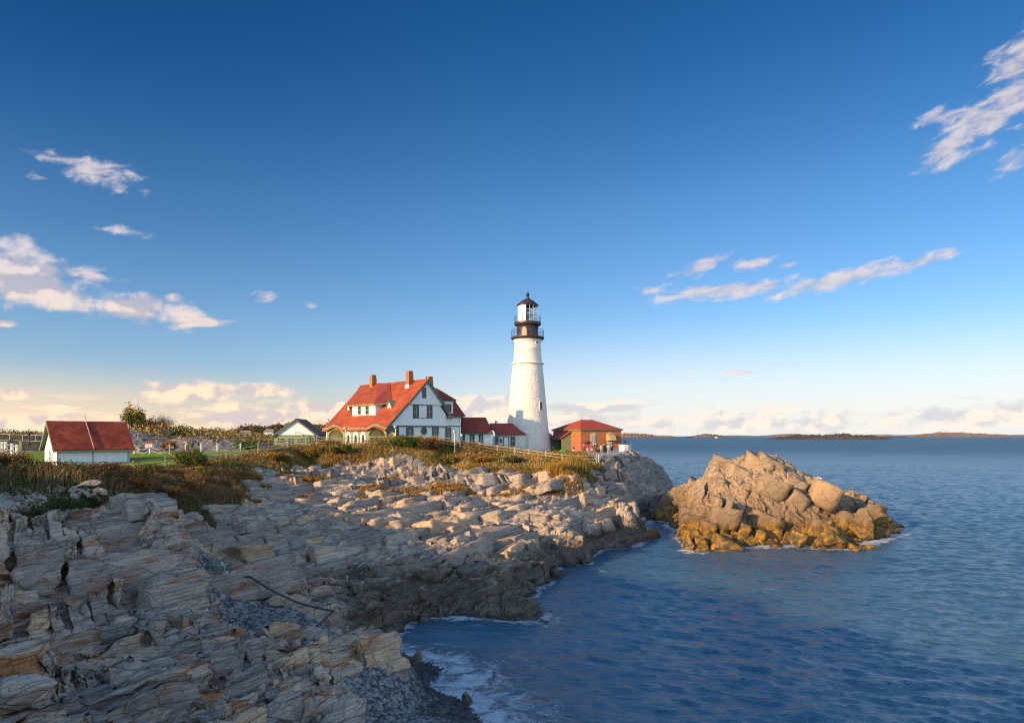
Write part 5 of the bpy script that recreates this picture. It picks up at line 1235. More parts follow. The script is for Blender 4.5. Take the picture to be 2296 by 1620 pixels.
def shrub(name, loc, size, n, names, w, label, cat, group=None, leaf=(.05, .1), stems=10, bare=.0, stemcol=(.07, .05, .035)):
    """leafy or bare shrub: stems fan out from the root, leaves sit in clumps at their ends"""
    loc = Vector(loc); T = thing(name, loc, label, cat, group); sx, sy, sz = size
    m = MB(); cl = []
    for k in range(stems):
        a = rng.uniform(0, 2*math.pi); r = math.sqrt(rng.random()); e = Vector((sx*r*math.cos(a), sy*r*math.sin(a), sz*(.35+.6*(1-r*r*.6)*rng.uniform(.7, 1.05))))
        mid = e*.5+Vector(rng.normal(0, .06*sz, 3)); m.tube(loc, loc+mid, .03*sz*.5, .018*sz*.5, 5); m.tube(loc+mid, loc+e, .018*sz*.5, .006, 4)
        cl.append(e)
        for q in range(4 if not bare else 9):
            b = mid.lerp(e, rng.uniform(.1, 1)); f = b+Vector((rng.normal(0, .2*sx), rng.normal(0, .2*sy), abs(rng.normal(0, .22*sz)))); m.tube(loc+b, loc+f, .012*sz*.6, .004, 3); cl.append(f)
            if bare:
                for _ in range(2): m.tube(loc+b.lerp(f, .6), loc+f+Vector(rng.normal(0, .1*sz, 3)), .006, .003, 3)
    m.build('stem', material('shrub_bark', color=stemcol, rough=.9, noise=.2), T)
    if n:
        cl = np.array([tuple(c) for c in cl]); j = rng.integers(0, len(cl), n); P = cl[j]+rng.normal(0, 1, (n, 3))*np.array(size)*.13
        P[:, 2] = np.abs(P[:, 2]); base = tints(len(cl), names, w, .2)[j]*(1+rng.normal(0, .2, (n, 1)))
        tri_mesh('foliage', *leaves(P+np.array(loc), rng.uniform(*leaf, n), np.clip(base, .004, .9)), parent=T)
    return T
def gpt(u, v, Y, dz=0):
    x, y, z = world_pt(u, v, Y); return (x, y, surf(x, y)-.05+dz)
shrub('rose_bush', gpt(427, 1030, 66.5), (1.35, 1.0, 1.5), 9000, ['green', 'olive', 'gold', 'orange'], [6, 4, 1.6, 1], 'rounded green rose bush with orange hips growing through the rail fence', 'bush', stems=26)
shrub('orange_shrub', gpt(379, 1006, 98), (.95, .8, 1.35), 4500, ['orange', 'rust', 'gold', 'olive'], [4, 3, 2, 1], 'small round russet shrub at the foot of the grey outcrop behind the rope fence', 'bush', stems=20, leaf=(.06, .1))
shrub('juniper_bush', gpt(549, 1004, 104), (1.8, 1.1, 1.25), 8000, ['green', 'lime', 'dark'], [5, 3, 2], 'low spreading bright green juniper beyond the far end of the lawn', 'bush', stems=30, leaf=(.07, .12))
shrub('windswept_tree', gpt(300, 968, 126, -.3), (1.7, 1.5, 4.1), 5200, ['olive', 'lime', 'gold', 'brown'], [4, 3, 3, 1], 'windswept yellow-green tree on the outcrop right behind the shed roof', 'tree', stems=16, leaf=(.1, .2))
shrub('bare_shrub', gpt(366, 968, 126, -.2), (2.2, 1.5, 2.7), 900, ['brown', 'grey', 'gold'], [3, 3, 1], 'leafless brown thicket shrub on the outcrop beside the windswept tree', 'shrub', stems=26, bare=1, leaf=(.06, .12))
shrub('olive_shrub', gpt(333, 968, 127, -.2), (1.9, 1.3, 1.9), 3600, ['gold', 'olive', 'brown'], [3, 4, 2], 'low golden-olive shrub between the windswept tree and the leafless thicket', 'shrub', stems=18, leaf=(.09, .16))
shrub('dark_shrub', gpt(413, 976, 121, -.2), (2.0, 1.2, 1.1), 3600, ['dark', 'olive', 'orange'], [4, 3, 1], 'dark green low shrub spilling over the top of the far outcrop', 'shrub', stems=18, leaf=(.09, .15))
shrub('evergreen_bush', gpt(192, 1128, 31.5), (.55, .5, .55), 5000, ['dark', 'green'], [4, 1], 'small dark evergreen bush between the heap of stones and the cliff blocks', 'bush', stems=16, leaf=(.02, .045))
shrub('heather_bush', gpt(75, 1170, 28.5), (1.0, .7, .7), 8000, ['dark', 'olive', 'rust', 'orange'], [4, 2, 2, 1], 'low russet and dark green bush on the cliff ledge under the heap of stones', 'bush', stems=22, leaf=(.02, .045))
shrub('heather_bush', gpt(140, 1185, 27.6), (.75, .55, .5), 5000, ['dark', 'green', 'brown'], [4, 2, 1], 'dark trailing bush with bare grey twigs hanging on the cliff ledge', 'bush', stems=22, leaf=(.02, .04))
i = 0
for u, v, Y, sx, sz, nm, lb in [(700, 1010, 82, 1.6, 1.3, ['olive', 'gold', 'orange', 'green'], 'yellow-orange bush below the rail fence near the garage'),
        (905, 1000, 84, 2.1, 1.25, ['green', 'olive', 'gold'], 'green bush in front of the rail fence at the near corner of the large house'),
        (960, 1004, 84, 1.6, 1.2, ['brown', 'rust', 'olive'], 'brown leafless-looking bush in front of the gable end of the large house'),
        (1005, 1000, 84, 1.1, .95, ['green', 'gold', 'olive'], 'small green and gold bush just left of the rightmost lamp post'),
        (20, 1040, 47, 1.6, 1.5, ['olive', 'dark', 'rust', 'gold'], 'tall dark autumn bush at the end of the white railing'),
        (75, 1058, 45, 1.5, .85, ['rust', 'olive', 'dark', 'orange'], 'rust coloured bush below the near end of the shed'),
        (330, 1050, 59, 1.2, .7, ['green', 'olive', 'gold'], 'green and yellow bush under the fence right of the shed'),
        (690, 1075, 72, 1.2, .5, ['orange', 'gold', 'rust'], 'low orange bush half way down the rock face below the garage'),
        (140, 1066, 44, 1.3, .5, ['dark', 'olive', 'green'], 'dark green bush in the shade below the middle of the shed'),
        (215, 1070, 42, 1.2, .45, ['brown', 'grey', 'rust'], 'greyish brown twiggy bush above the slab resting on the cliff'),
        (268, 1070, 46, 1.1, .55, ['dark', 'green', 'olive'], 'dense dark green bush below the right end of the shed'),
        (300, 1084, 42, .9, .6, ['rust', 'brown', 'orange'], 'reddish brown bush at the brink of the cliff blocks'),
        (360, 1078, 50, 1.3, .7, ['brown', 'rust', 'dark'], 'wide reddish bush on the bank above the gully'),
        (415, 1085, 55, 1.1, .7, ['rust', 'orange', 'brown'], 'rust red bush where the bank meets the pale rocks'),
        (450, 1062, 62, 1.0, .8, ['green', 'gold', 'olive'], 'small yellow-green bush right of the rose bush below the fence'),
        (620, 1022, 76, 1.3, .7, ['gold', 'olive', 'orange'], 'golden bush on the slope just below the fence left of the garage'),
        (760, 1005, 82, 1.4, .9, ['olive', 'green', 'gold'], 'olive bush below the fence in front of the left porch arch'),
        (1075, 1012, 83.5, 1.2, .7, ['gold', 'orange', 'brown'], 'golden brown bush below the fence in front of the covered passage'),
        (1150, 1022, 83, 1.1, .6, ['dark', 'olive', 'brown'], 'dark low bush below the fence left of the lighthouse foot')]:
    shrub('autumn_bush', gpt(u, v, Y), (sx, sx*.7, sz), int(5200*sx), nm, None, lb, 'bush', stems=20, leaf=(.035, .07) if Y < 60 else (.05, .1))
def tussock(u, v, Y, rx, n, h, names, label):
    x, y, z = gpt(u, v, Y); a = rng.uniform(0, 2*math.pi, n); r = rx*np.sqrt(rng.random(n))*(.6+.4*rng.random(n)); px_, py_ = x+r*np.cos(a), y+r*np.sin(a)*.8
    P = np.stack([px_, py_, [top_at(q, w)-.05 for q, w in zip(px_, py_)]], 1)
    o = tri_mesh('grass_clump', *blades(P, rng.uniform(.5, 1, n)*h, np.full(n, .025), rng.uniform(.05, .3, n), tints(n, names, None, .25), (.15, .05))); tag(o, label, 'grass', 'tall golden grass clumps on the rock')
tussock(1245, 1092, 74.5, 1.3, 3800, 1.6, ['gold', 'gold', 'orange', 'lime'], 'bright yellow clump of tall grass on the rocks, lower of the two clumps')
tussock(1292, 1062, 77.5, 1.75, 5200, 1.75, ['gold', 'straw', 'orange', 'olive', 'lime'], 'wide clump of tall golden grass just below the fence')

# ------------------------------------------------------------------ loose rocks
def boulder_mesh(name, size, seed, sub=5, cuts=14, rn=.06, mat=None):
    r = np.random.default_rng(seed); bm = bmesh.new(); bmesh.ops.create_icosphere(bm, subdivisions=sub, radius=1)
    me = bpy.data.meshes.new(name); bm.to_mesh(me); bm.free()
    V = np.zeros(len(me.vertices)*3, np.float32); me.vertices.foreach_get('co', V); V = V.reshape(-1, 3).astype(float)
    for k in range(cuts):
        n = r.normal(0, 1, 3)*np.array((1, 1, .9)); n /= np.linalg.norm(n); d = r.uniform(.52, .82); s = V @ n; ov = np.clip(s-d, 0, None); V -= n*ov[:, None]
    V *= np.array(size)/2; W_ = V+np.array((seed*3.1, seed*1.7, seed*.9)); N = V/np.maximum(np.linalg.norm(V, axis=1), 1e-6)[:, None]
    s0 = min(size)
    if rn: 
        d, _ = rock(W_/s0*1.2, N, [((1.5, .8, .35), .8, .25, .2, .04), ((.5, .3, .12), .3, .3, .1, .02)], seed=seed); V += N*(d*rn*s0)[:, None]
    me.vertices.foreach_set('co', V.astype(np.float32).ravel()); me.materials.append(mat or M_LAND); me.update(); return me
def boulder(loc, size, seed, label, rot=(0, 0, 0), mat=None, cuts=14, rn=.12, group=None, name='boulder'):
    me = boulder_mesh(name, size, seed, 6 if max(size) > 1.5 else 5, cuts, rn, mat); o = bpy.data.objects.new(name, me); COL.objects.link(o); o.location = loc; o.rotation_euler = rot
    return tag(o, label, 'boulder', group)
boulder((*world_pt(765, 1590, 20.3)[:2], 2.0), (2.0, 1.7, 1.5), 11, 'big pale flat-topped block split by one crack at the edge of the pebble beach', (.12, -.18, .35), cuts=9, rn=.05)
boulder((*world_pt(640, 1590, 20.4)[:2], 2.3), (1.5, 1.3, 1.1), 12, 'grey-green leaning slab left of the big pale flat-topped block', (.3, -.5, .5), cuts=9, rn=.08)
boulder((*world_pt(800, 1480, 27.2)[:2], 1.55), (3.2, 2.2, 2.7), 13, 'jagged tilted rock of thin layers standing between beach and water', (.1, -.42, .25), rn=.22)
boulder((*world_pt(708, 1420, 28.6)[:2], 2.15), (1.15, .9, .8), 14, 'smooth grey boulder lying behind the jagged layered rock', (0, 0, .4), rn=.05)
boulder((*world_pt(938, 1472, 31.5)[:2], .28), (.6, .5, .75), 15, 'upright tan rock standing at the waterline', (0, .2, .1), rn=.06)
boulder((*world_pt(895, 1462, 31.8)[:2], .25), (1.1, .8, .5), 16, 'pale low boulder beside the upright tan rock at the waterline', (0, 0, .5), rn=.05)
boulder((*world_pt(1049, 1562, 26.8)[:2], .12), (.5, .42, .75), 17, 'dark wet upright rock standing alone in the foam', (0, -.25, .3), rn=.05)
boulder((*world_pt(1000, 1556, 27)[:2], .1), (.75, .5, .35), 18, 'flat reddish rock awash left of the dark upright rock', (0, .1, .2), rn=.05)
boulder((*world_pt(950, 1390, 38.8)[:2], .0), (1.2, .9, .9), 19, 'rounded wet rock in the water below the dark ledge', (0, 0, .2), rn=.04)
boulder((*world_pt(45, 1600, 14.2)[:2], 5.15), (1.5, 1.1, .8), 20, 'rounded brown boulder in the bottom left corner', (0, 0, .2), rn=.03)
boulder((*world_pt(200, 1088, 33)[:2], 8.15), (1.25, .8, .42), 21, 'dark grey slab resting on top of the pale cliff blocks', (0, -.12, .1), cuts=10, rn=.08)
boulder((*world_pt(433, 1166, 46.5)[:2], 4.95), (1.4, 1.0, .8), 22, 'pale blocky boulder in the grassy gully', (0, 0, .3), cuts=10, rn=.08)
boulder((*world_pt(625, 1340, 33)[:2], 2.5), (1.5, 1.2, .8), 23, 'grey slab lying near the pebble gully under the pipe', (0, -.2, .3), rn=.1)
for (u, v, Y, sx, sy, sz, sd, lb, rt) in [(1858, 1216, 64.2, 4.3, 2.6, 2.6, 31, 'long orange-skirted boulder lying in front of the islet', (0, .22, .25)), (1792, 1212, 64.0, 1.6, 1.7, 2.3, 32, 'upright orange-skirted boulder left of the long one in front of the islet', (0, -.1, .2)),
        (1935, 1178, 69.5, 3.2, 2.8, 4.0, 33, 'tall split boulder leaning on the seaward shoulder of the islet', (0, .35, .4)), (1983, 1175, 73.5, 2.6, 2.4, 2.7, 34, 'outermost orange-skirted boulder at the tip of the islet', (0, .3, .5)),
        (1543, 1220, 63.4, 1.5, 1.6, 2.3, 35, 'squared boulder at the foot of the islet facing the channel', (0, 0, .3)), (1560, 1118, 75.5, 2.0, 2.4, 4.6, 36, 'tall pale pillar leaning against the landward side of the islet', (0, .1, .2))]:
    x, y, z = world_pt(u, v, Y); boulder((x, y, max(z, .45)), (sx, sy, sz), sd, lb, rt, M_ISLET, 11, .1, 'boulders around the foot of the islet')
# heap of loose stones
sm = [boulder_mesh('stone', (1, .7, .42), 60+k, 3, 9, .05) for k in range(6)]
for k in range(190):
    u = rng.uniform(-2, 235); t = rng.random(); v = 1083+t*62; Y = 35.2-t*3.2
    if u > 150 and v > 1083+62*(1-(u-150)/130): continue
    x, y, z = world_pt(u, v, Y); s = rng.uniform(.22, .52)*(1 if u < 160 else 1.15)
    o = bpy.data.objects.new('stone', sm[k % 6]); COL.objects.link(o); o.location = (x, y, max(surf(x, y), z-.25)+.04); o.scale = (s, s, s*rng.uniform(.7, 1.2)); o.rotation_euler = (rng.normal(0, .35), rng.normal(0, .35), rng.uniform(0, 6.28))
    tag(o, 'loose angular grey and tan stone in the heap below the autumn bushes', 'stone', 'loose stones heaped on the left bank')

# ------------------------------------------------------------------ fences
def rail_fence():
    T = thing('rail_fence', (0, 88, 8.6), 'long weathered wooden rail fence running along the top of the bluff', 'fence'); P = []
    for u, v, Y in FENCE:
        x, y, z = world_pt(u, v, Y); P.append(Vector((x, y, z)))
        m = MB(); m.tube((x, y, z-1.7), (x, y, z+.06), .085, .075, 7); m.build('post', WOOD, T)
    for a, b in zip(P, P[1:]):
        d = (b-a).normalized()
        for k, dz in enumerate((-.13, -.48, -.84)):
            m = MB(); s = rng.normal(0, .015, 2); m.tube(a-d*.12+Vector((0, -.05, dz+s[0])), b+d*.12+Vector((0, -.05, dz+s[1])), .05, .045, 6); m.build('rail', WOOD, T)
rail_fence()
def rope_fence():
    T = thing('rope_fence', (-45, 92, 8.3), 'white posts joined by sagging white rope along the back of the lawn', 'fence'); P = []
    for u, Y in ((301, 88), (336, 88.5), (380, 89), (416, 92), (451, 94), (487, 97), (539, 101), (577, 104), (617, 107)):
        x = (u-1148)/F*Y; z = top_at(x, Y); P.append(Vector((x, Y, z))); m = MB(); m.tube((x, Y, z-.2), (x, Y, z+1.05), .085, .08, 8); m.ball((x, Y, z+1.07), .1, n=8, m=5); m.build('post', PLAIN, T)
    for a, b in zip(P, P[1:]):
        for dz in (.95, .5):
            m = MB(); pts_ = [a.lerp(b, t)+Vector((0, 0, dz-.42*4*t*(1-t))) for t in np.linspace(0, 1, 9)]; m.path(pts_, .028, 5); m.build('rope', PLAIN, T)
rope_fence()
def left_fences():
    T = thing('chain_link_fence', (-70, 100, 9.5), 'grey wire fence on thin posts at the far left behind the white railing', 'fence'); pr = None
    for u in (-12, 21.4, 50.4, 80.3, 108):
        Y = 104; x, y, z = world_pt(u, 972.6+u*.03, Y); m = MB(); m.tube((x, y, z-2), (x, y, z), .035); m.build('post', STEEL, T)
        if pr: m = MB(); m.tube(pr, (x, y, z), .03); m.tube(Vector(pr)-Vector((0, 0, .9)), (x, y, z-.9), .012, n=4); m.build('rail', STEEL, T)
        pr = (x, y, z)
    T = thing('white_railing', (-52, 70, 8), 'short white post and rail fence at the left edge above the bushes', 'fence'); pr = None
    for u in (-10, 5, 13, 27, 38):
        x, y, z = world_pt(u, 990+max(0, u-13)*.25, 69+u*.05); m = MB(); m.tube((x, y, z-1.6), (x, y, z), .13, n=8); m.build('post', PLAIN, T)
        if pr:
            m = MB()
            m.tube(pr+Vector((0, 0, -.25)), Vector((x, y, z-.25)), .06, n=6); m.build('rail', PLAIN, T)
            m = MB(); m.tube(pr+Vector((0, 0, -.75)), Vector((x, y, z-.75)), .06, n=6); m.build('rail', PLAIN, T)
        pr = Vector((x, y, z))
    x, y, z = world_pt(46, 989, 68); m = MB(); m.box(x-.14, x+.14, y-.04, y+.04, z-1.5, z); m.box(x-.05, x+.05, y+.04, y+.12, z-1.6, z-.1); o = m.build('notice_board', DGREEN); tag(o, 'narrow dark green board standing at the end of the white railing', 'board')
left_fences()
def steel_railing():
    T = thing('steel_railing', (14, 90, 8.2), 'sloping steel railing with pale mesh panels climbing beside the visitors to the cliff edge', 'railing'); P = []
    for u, v, Y in ((1342.5, 1019.5, 83.5), (1352, 1016, 86), (1363, 1012.5, 89), (1375, 1009, 92), (1388, 1004, 95), (1400.5, 999, 98), (1415, 994, 100)):
        x, y, z = world_pt(u, v, Y); P.append(Vector((x, y, z))); m = MB(); m.tube((x, y, z-1.35), (x, y, z+.05), .04, n=6); m.build('post', PLAIN if u < 1345 else STEEL, T)
    PANEL = material('pale_mesh_panel', color=(.5, .52, .55), rough=.6, noise=.25, nscale=4)
    for k, (a, b) in enumerate(zip(P, P[1:])):
        for dz in (0, -.55, -1.0): m = MB(); m.tube(a+Vector((0, 0, dz)), b+Vector((0, 0, dz)), .025, n=5); m.build('rail', STEEL, T)
        if k in (0, 1, 2, 3, 5):
            m = MB(); n = 9
            for q in range(n):
                t0 = (q+.12)/n; t1 = (q+.78)/n; p, r = a.lerp(b, t0), a.lerp(b, t1); m.plate([p-Vector((0, 0, .98)), r-Vector((0, 0, .98)), r-Vector((0, 0, .08)), p-Vector((0, 0, .08))], (0, .015, 0))
            m.build('mesh_panel', PANEL, T)
    a = Vector(world_pt(1388, 997, 104)); b = Vector(world_pt(1410, 999, 104)); m = MB(); m.plate([a, b, b-Vector((0, 0, 1.1)), a-Vector((0, 0, 1.1))], (0, .25, 0)); m.plate([a+Vector((-.1, -.06, 0)), b+Vector((.1, -.06, 0)), b+Vector((.1, -.06, .1)), a+Vector((-.1, -.06, .1))], (0, .38, 0)); tag(m.build('white_parapet', PLAIN), 'low white parapet behind the steel railing at the seaward end of the brick building', 'wall')
steel_railing()

# ------------------------------------------------------------------ small fixtures
def lamp_post(u, vt, Y, label):
    x, y, z = world_pt(u, vt, Y); g = z-1.45; T = thing('lamp_post', (x, y, g), label, 'lamp post', 'short pale lamp posts along the rail fence')
    m = MB(); m.tube((x, y, g-.1), (x, y, z-.2), .085, .075, 8); m.tube((x, y, g-1.2), (x, y, g), .085, n=8); m.build('post', material('bleached_post', color=(.55, .45, .33), rough=.8, noise=.15), T)
    m = MB(); m.ball((x, y, z-.05), .17, n=10, m=6, sz=1.1); m.tube((x, y-.05, z-.05), (x-.1, y-.28, z-.02), .12, .14, 10); m.build('lamp_head', material('bleached_post'), T, True)
lamp_post(775.6, 958.5, 83.4, 'pale post with round lamp in front of the arched porch windows'); lamp_post(887, 955.8, 84.4, 'pale post with round lamp at the near corner of the large house'); lamp_post(1019.5, 966.6, 85.3, 'pale post with round lamp before the right wing of the large house')
def viewer(u, vt, Y, h, label):
    x, y, z = world_pt(u, vt, Y); g = z-h; T = thing('coin_viewer', (x, y, g), label, 'viewer'); m = MB(); m.lathe((x, y, g), [(.2, 0), (.2, .08), (.08, .15), (.06, h*.62), (.1, h*.66)], 12); m.build('stand', BLACK, T)
    m = MB(); m.ball((x, y, z-.2), .2, n=12, m=8, sz=1.1); m.tube((x-.12, y-.22, z-.14), (x-.12, y+.26, z-.05), .08, .1, 10); m.tube((x+.12, y-.22, z-.14), (x+.12, y+.26, z-.05), .08, .1, 10); m.build('binocular_head', BLACK, T)
viewer(65.3, 969, 100, 1.75, 'black coin-operated viewer on the left behind the shed'); viewer(1401.5, 987, 107, 1.5, 'black coin-operated viewer facing the sea beyond the steel railing'); viewer(1240, 1000, 104, 1.6, 'dark coin-operated viewer close by the foot of the lighthouse')
x, y, z = world_pt(1286, 1001, 104); T = thing('bollard', (x, y, z-1.1), 'white bollard with black top in front of the lit brick wall', 'bollard'); m = MB(); m.tube((x, y, z-1.1), (x, y, z-.4), .13, n=10); m.build('post', PLAIN, T); m = MB(); m.lathe((x, y, z-.4), [(.14, 0), (.15, .25), (.1, .4)], 12); m.build('cap', BLACK, T)
x, y, z = world_pt(1258, 1007, 102); CR = material('bright_green_plastic', color=(.02, .45, .04), rough=.4); T = thing('crate', (x, y, z-.5), 'bright green plastic crate beside the porch of the brick building', 'crate'); m = MB(); g = z-.5
for a in ((-.3, .3, -.22, -.18), (-.3, .3, .18, .22), (-.3, -.26, -.18, .18), (.26, .3, -.18, .18)): m.box(x+a[0], x+a[1], y+a[2], y+a[3], g+.03, g+.4)
m.box(x-.3, x+.3, y-.22, y+.22, g, g+.03); m.build('tub', CR, T); m = MB(); m.box(x-.32, x+.32, y-.24, y+.24, g+.4, g+.44); m.build('rim', CR, T)
x, Y = (335.5-1148)/F*87.6, 87.6; g = top_at(x, Y); T = thing('model_house_box', (x, Y, g), 'tiny white house-shaped box with red roof on a post by the rope fence', 'collection box'); m = MB(); m.tube((x, Y, g), (x, Y, g+.75), .07, n=8); m.build('post', PLAIN, T)
m = MB(); m.box(x-.4, x+.4, Y-.25, Y+.25, g+.9, g+1.3); m.plate([(x-.4, Y-.25, g+1.3), (x-.4, Y+.25, g+1.3), (x-.4, Y, g+1.52)], (.8, 0, 0)); bx_ = m.build('box', PLAIN, T); m = MB(); m.plate([(x-.45, Y-.3, g+1.29), (x+.45, Y-.3, g+1.29), (x+.45, Y, g+1.57), (x-.45, Y, g+1.57)], (0, 0, .04)); m.plate([(x-.45, Y+.3, g+1.29), (x+.45, Y+.3, g+1.29), (x+.45, Y, g+1.57), (x-.45, Y, g+1.57)], (0, 0, .04)); m.build('box_roof', ROOF, T)
m = MB(); m.box(x-.22, x+.22, Y-.06, Y+.06, g+.75, g+.9); m.build('bracket', DGREEN, T)
for k, dx in enumerate((-.22, 0, .22)): m = MB(); m.box(x+dx-.05, x+dx+.05, Y-.262, Y-.251, g+1.0, g+1.18); m.build('window', GLASS, bx_)
for u, Y, h, lb in ((386, 88.2, 1.0, 'small dark green sign against the white post of the rope fence'), (407, 93, 1.15, 'small dark green sign on a thin stake left of the person in yellow')):
    x = (u-1148)/F*Y; g = top_at(x, Y); T = thing('garden_sign', (x, Y, g), lb, 'sign'); m = MB(); m.tube((x, Y, g), (x, Y, g+h), .03); m.build('stake', DGREEN, T); m = MB(); m.box(x-.26, x+.26, Y-.06, Y-.02, g+h-.32, g+h); m.build('board', DGREEN, T)
x, Y = (313-1148)/F*86, 86; g = top_at(x, Y)
# pipe and lobster trap on the rocks
def pipe():
    A = [(425, 1300, 31.8), (450, 1302, 31.95), (487, 1308, 32.2), (560, 1325, 32.4), (640, 1347, 32.3), (700, 1362, 32.0), (749, 1371, 31.6)]
    pts_ = []
    B_ = [Vector(world_pt(*q)) for q in A]
    for a_, b_ in zip(B_, B_[1:]):
        for q in range(4):
            p = a_.lerp(b_, q/4); pts_.append(p)
    pts_.append(B_[-1])
    for p in pts_: p.z = max(p.z, max(surf(p.x+dx, p.y+dy) for dx in (-.1, 0, .1) for dy in (-.08, 0, .08))+.06) if surf(p.x, p.y) < p.z+.55 else p.z+.3
    zz = [p.z for p in pts_]
    for _ in range(14): zz = [max(p.z, (zz[max(k-1, 0)]+zz[k]+zz[min(k+1, len(zz)-1)])/3) for k, p in enumerate(pts_)]
    for p, q in zip(pts_, zz): p.z = q
    T = thing('drain_pipe', pts_[0], 'long thin black pipe lying across the rocks above the pebble gully', 'pipe'); m = MB(); m.path(pts_, .05, 8); m.build('pipe_run', BLACK, T)
    x, y, z = world_pt(711, 1402, 29.8); m = MB(); m.tube(pts_[-1], (x, y, z), .05, n=8); m.build('pipe_leg', BLACK, T)
    for k in (14, 23):
        q = pts_[k]; m = MB(); m.path([q+Vector((-.08, 0, -.1)), q+Vector((-.06, 0, .28)), q+Vector((.06, 0, .28)), q+Vector((.08, 0, -.05))], .02, 5); m.build('bracket', BLACK, T)
pipe()
def trap():
    x, y, z = world_pt(487, 1318, 31.6); g = surf(x, y)-.02; T = thing('lobster_trap', (x, y, g), 'crushed green wire lobster trap with tangled line under the black pipe', 'trap'); m = MB(); Gm = material('green_coated_wire', color=(.05, .2, .13), rough=.5)
    f = lambda a, b, c: Vector((x+a*.45+c*.12, y+b*.3, g+c*.4*(1-.3*a)))
    for k in range(7):
        t = -1+k/3; m.path([f(t, -1, 0), f(t, -1, 1), f(t, 1, 1), f(t, 1, 0)], .012, 4)
        if k % 2 == 0:
            c = k/6
            m.path([f(-1, -1, c), f(1, -1, c), f(1, 1, c), f(-1, 1, c), f(-1, -1, c)], .012, 4)
    m.build('cage', Gm, T); r = np.random.default_rng(4); p = Vector((x+.4, y-.2, g+.3)); q = [p]
    for k in range(26): p = p+Vector(r.normal(0, .12, 3)); p.z = max(g+.02, min(g+.5, p.z)); q.append(p)
    m = MB(); m.path(q, .008, 5); m.build('tangled_line', PLAIN, T)
trap()

# ------------------------------------------------------------------ people
def skin(name, pts_, edges, radii, mat, parent, T, root=0, sub=1):
    me = bpy.data.meshes.new(name); me.from_pydata([tuple(p) for p in pts_], edges, []); o = bpy.data.objects.new(name, me); COL.objects.link(o)
    md = o.modifiers.new('skin', 'SKIN'); md.use_smooth_shade = True
    for i_, r in enumerate(radii):
        r = r if isinstance(r, tuple) else (r, r); me.skin_vertices[0].data[i_].radius = r; me.skin_vertices[0].data[i_].use_root = (i_ == root)
    s2 = o.modifiers.new('sub', 'SUBSURF'); s2.levels = sub; s2.render_levels = sub
    dg = bpy.context.evaluated_depsgraph_get(); m2 = bpy.data.meshes.new_from_object(o.evaluated_get(dg)); bpy.data.objects.remove(o)
    m2.name = name; m2.transform(T); m2.materials.clear(); m2.materials.append(mat)
    q = bpy.data.objects.new(name, m2); COL.objects.link(q); q.parent = parent; q.matrix_parent_inverse = parent_matrix(parent).inverted(); return q
SKIN = material('skin', color=(.42, .24, .16), rough=.6)
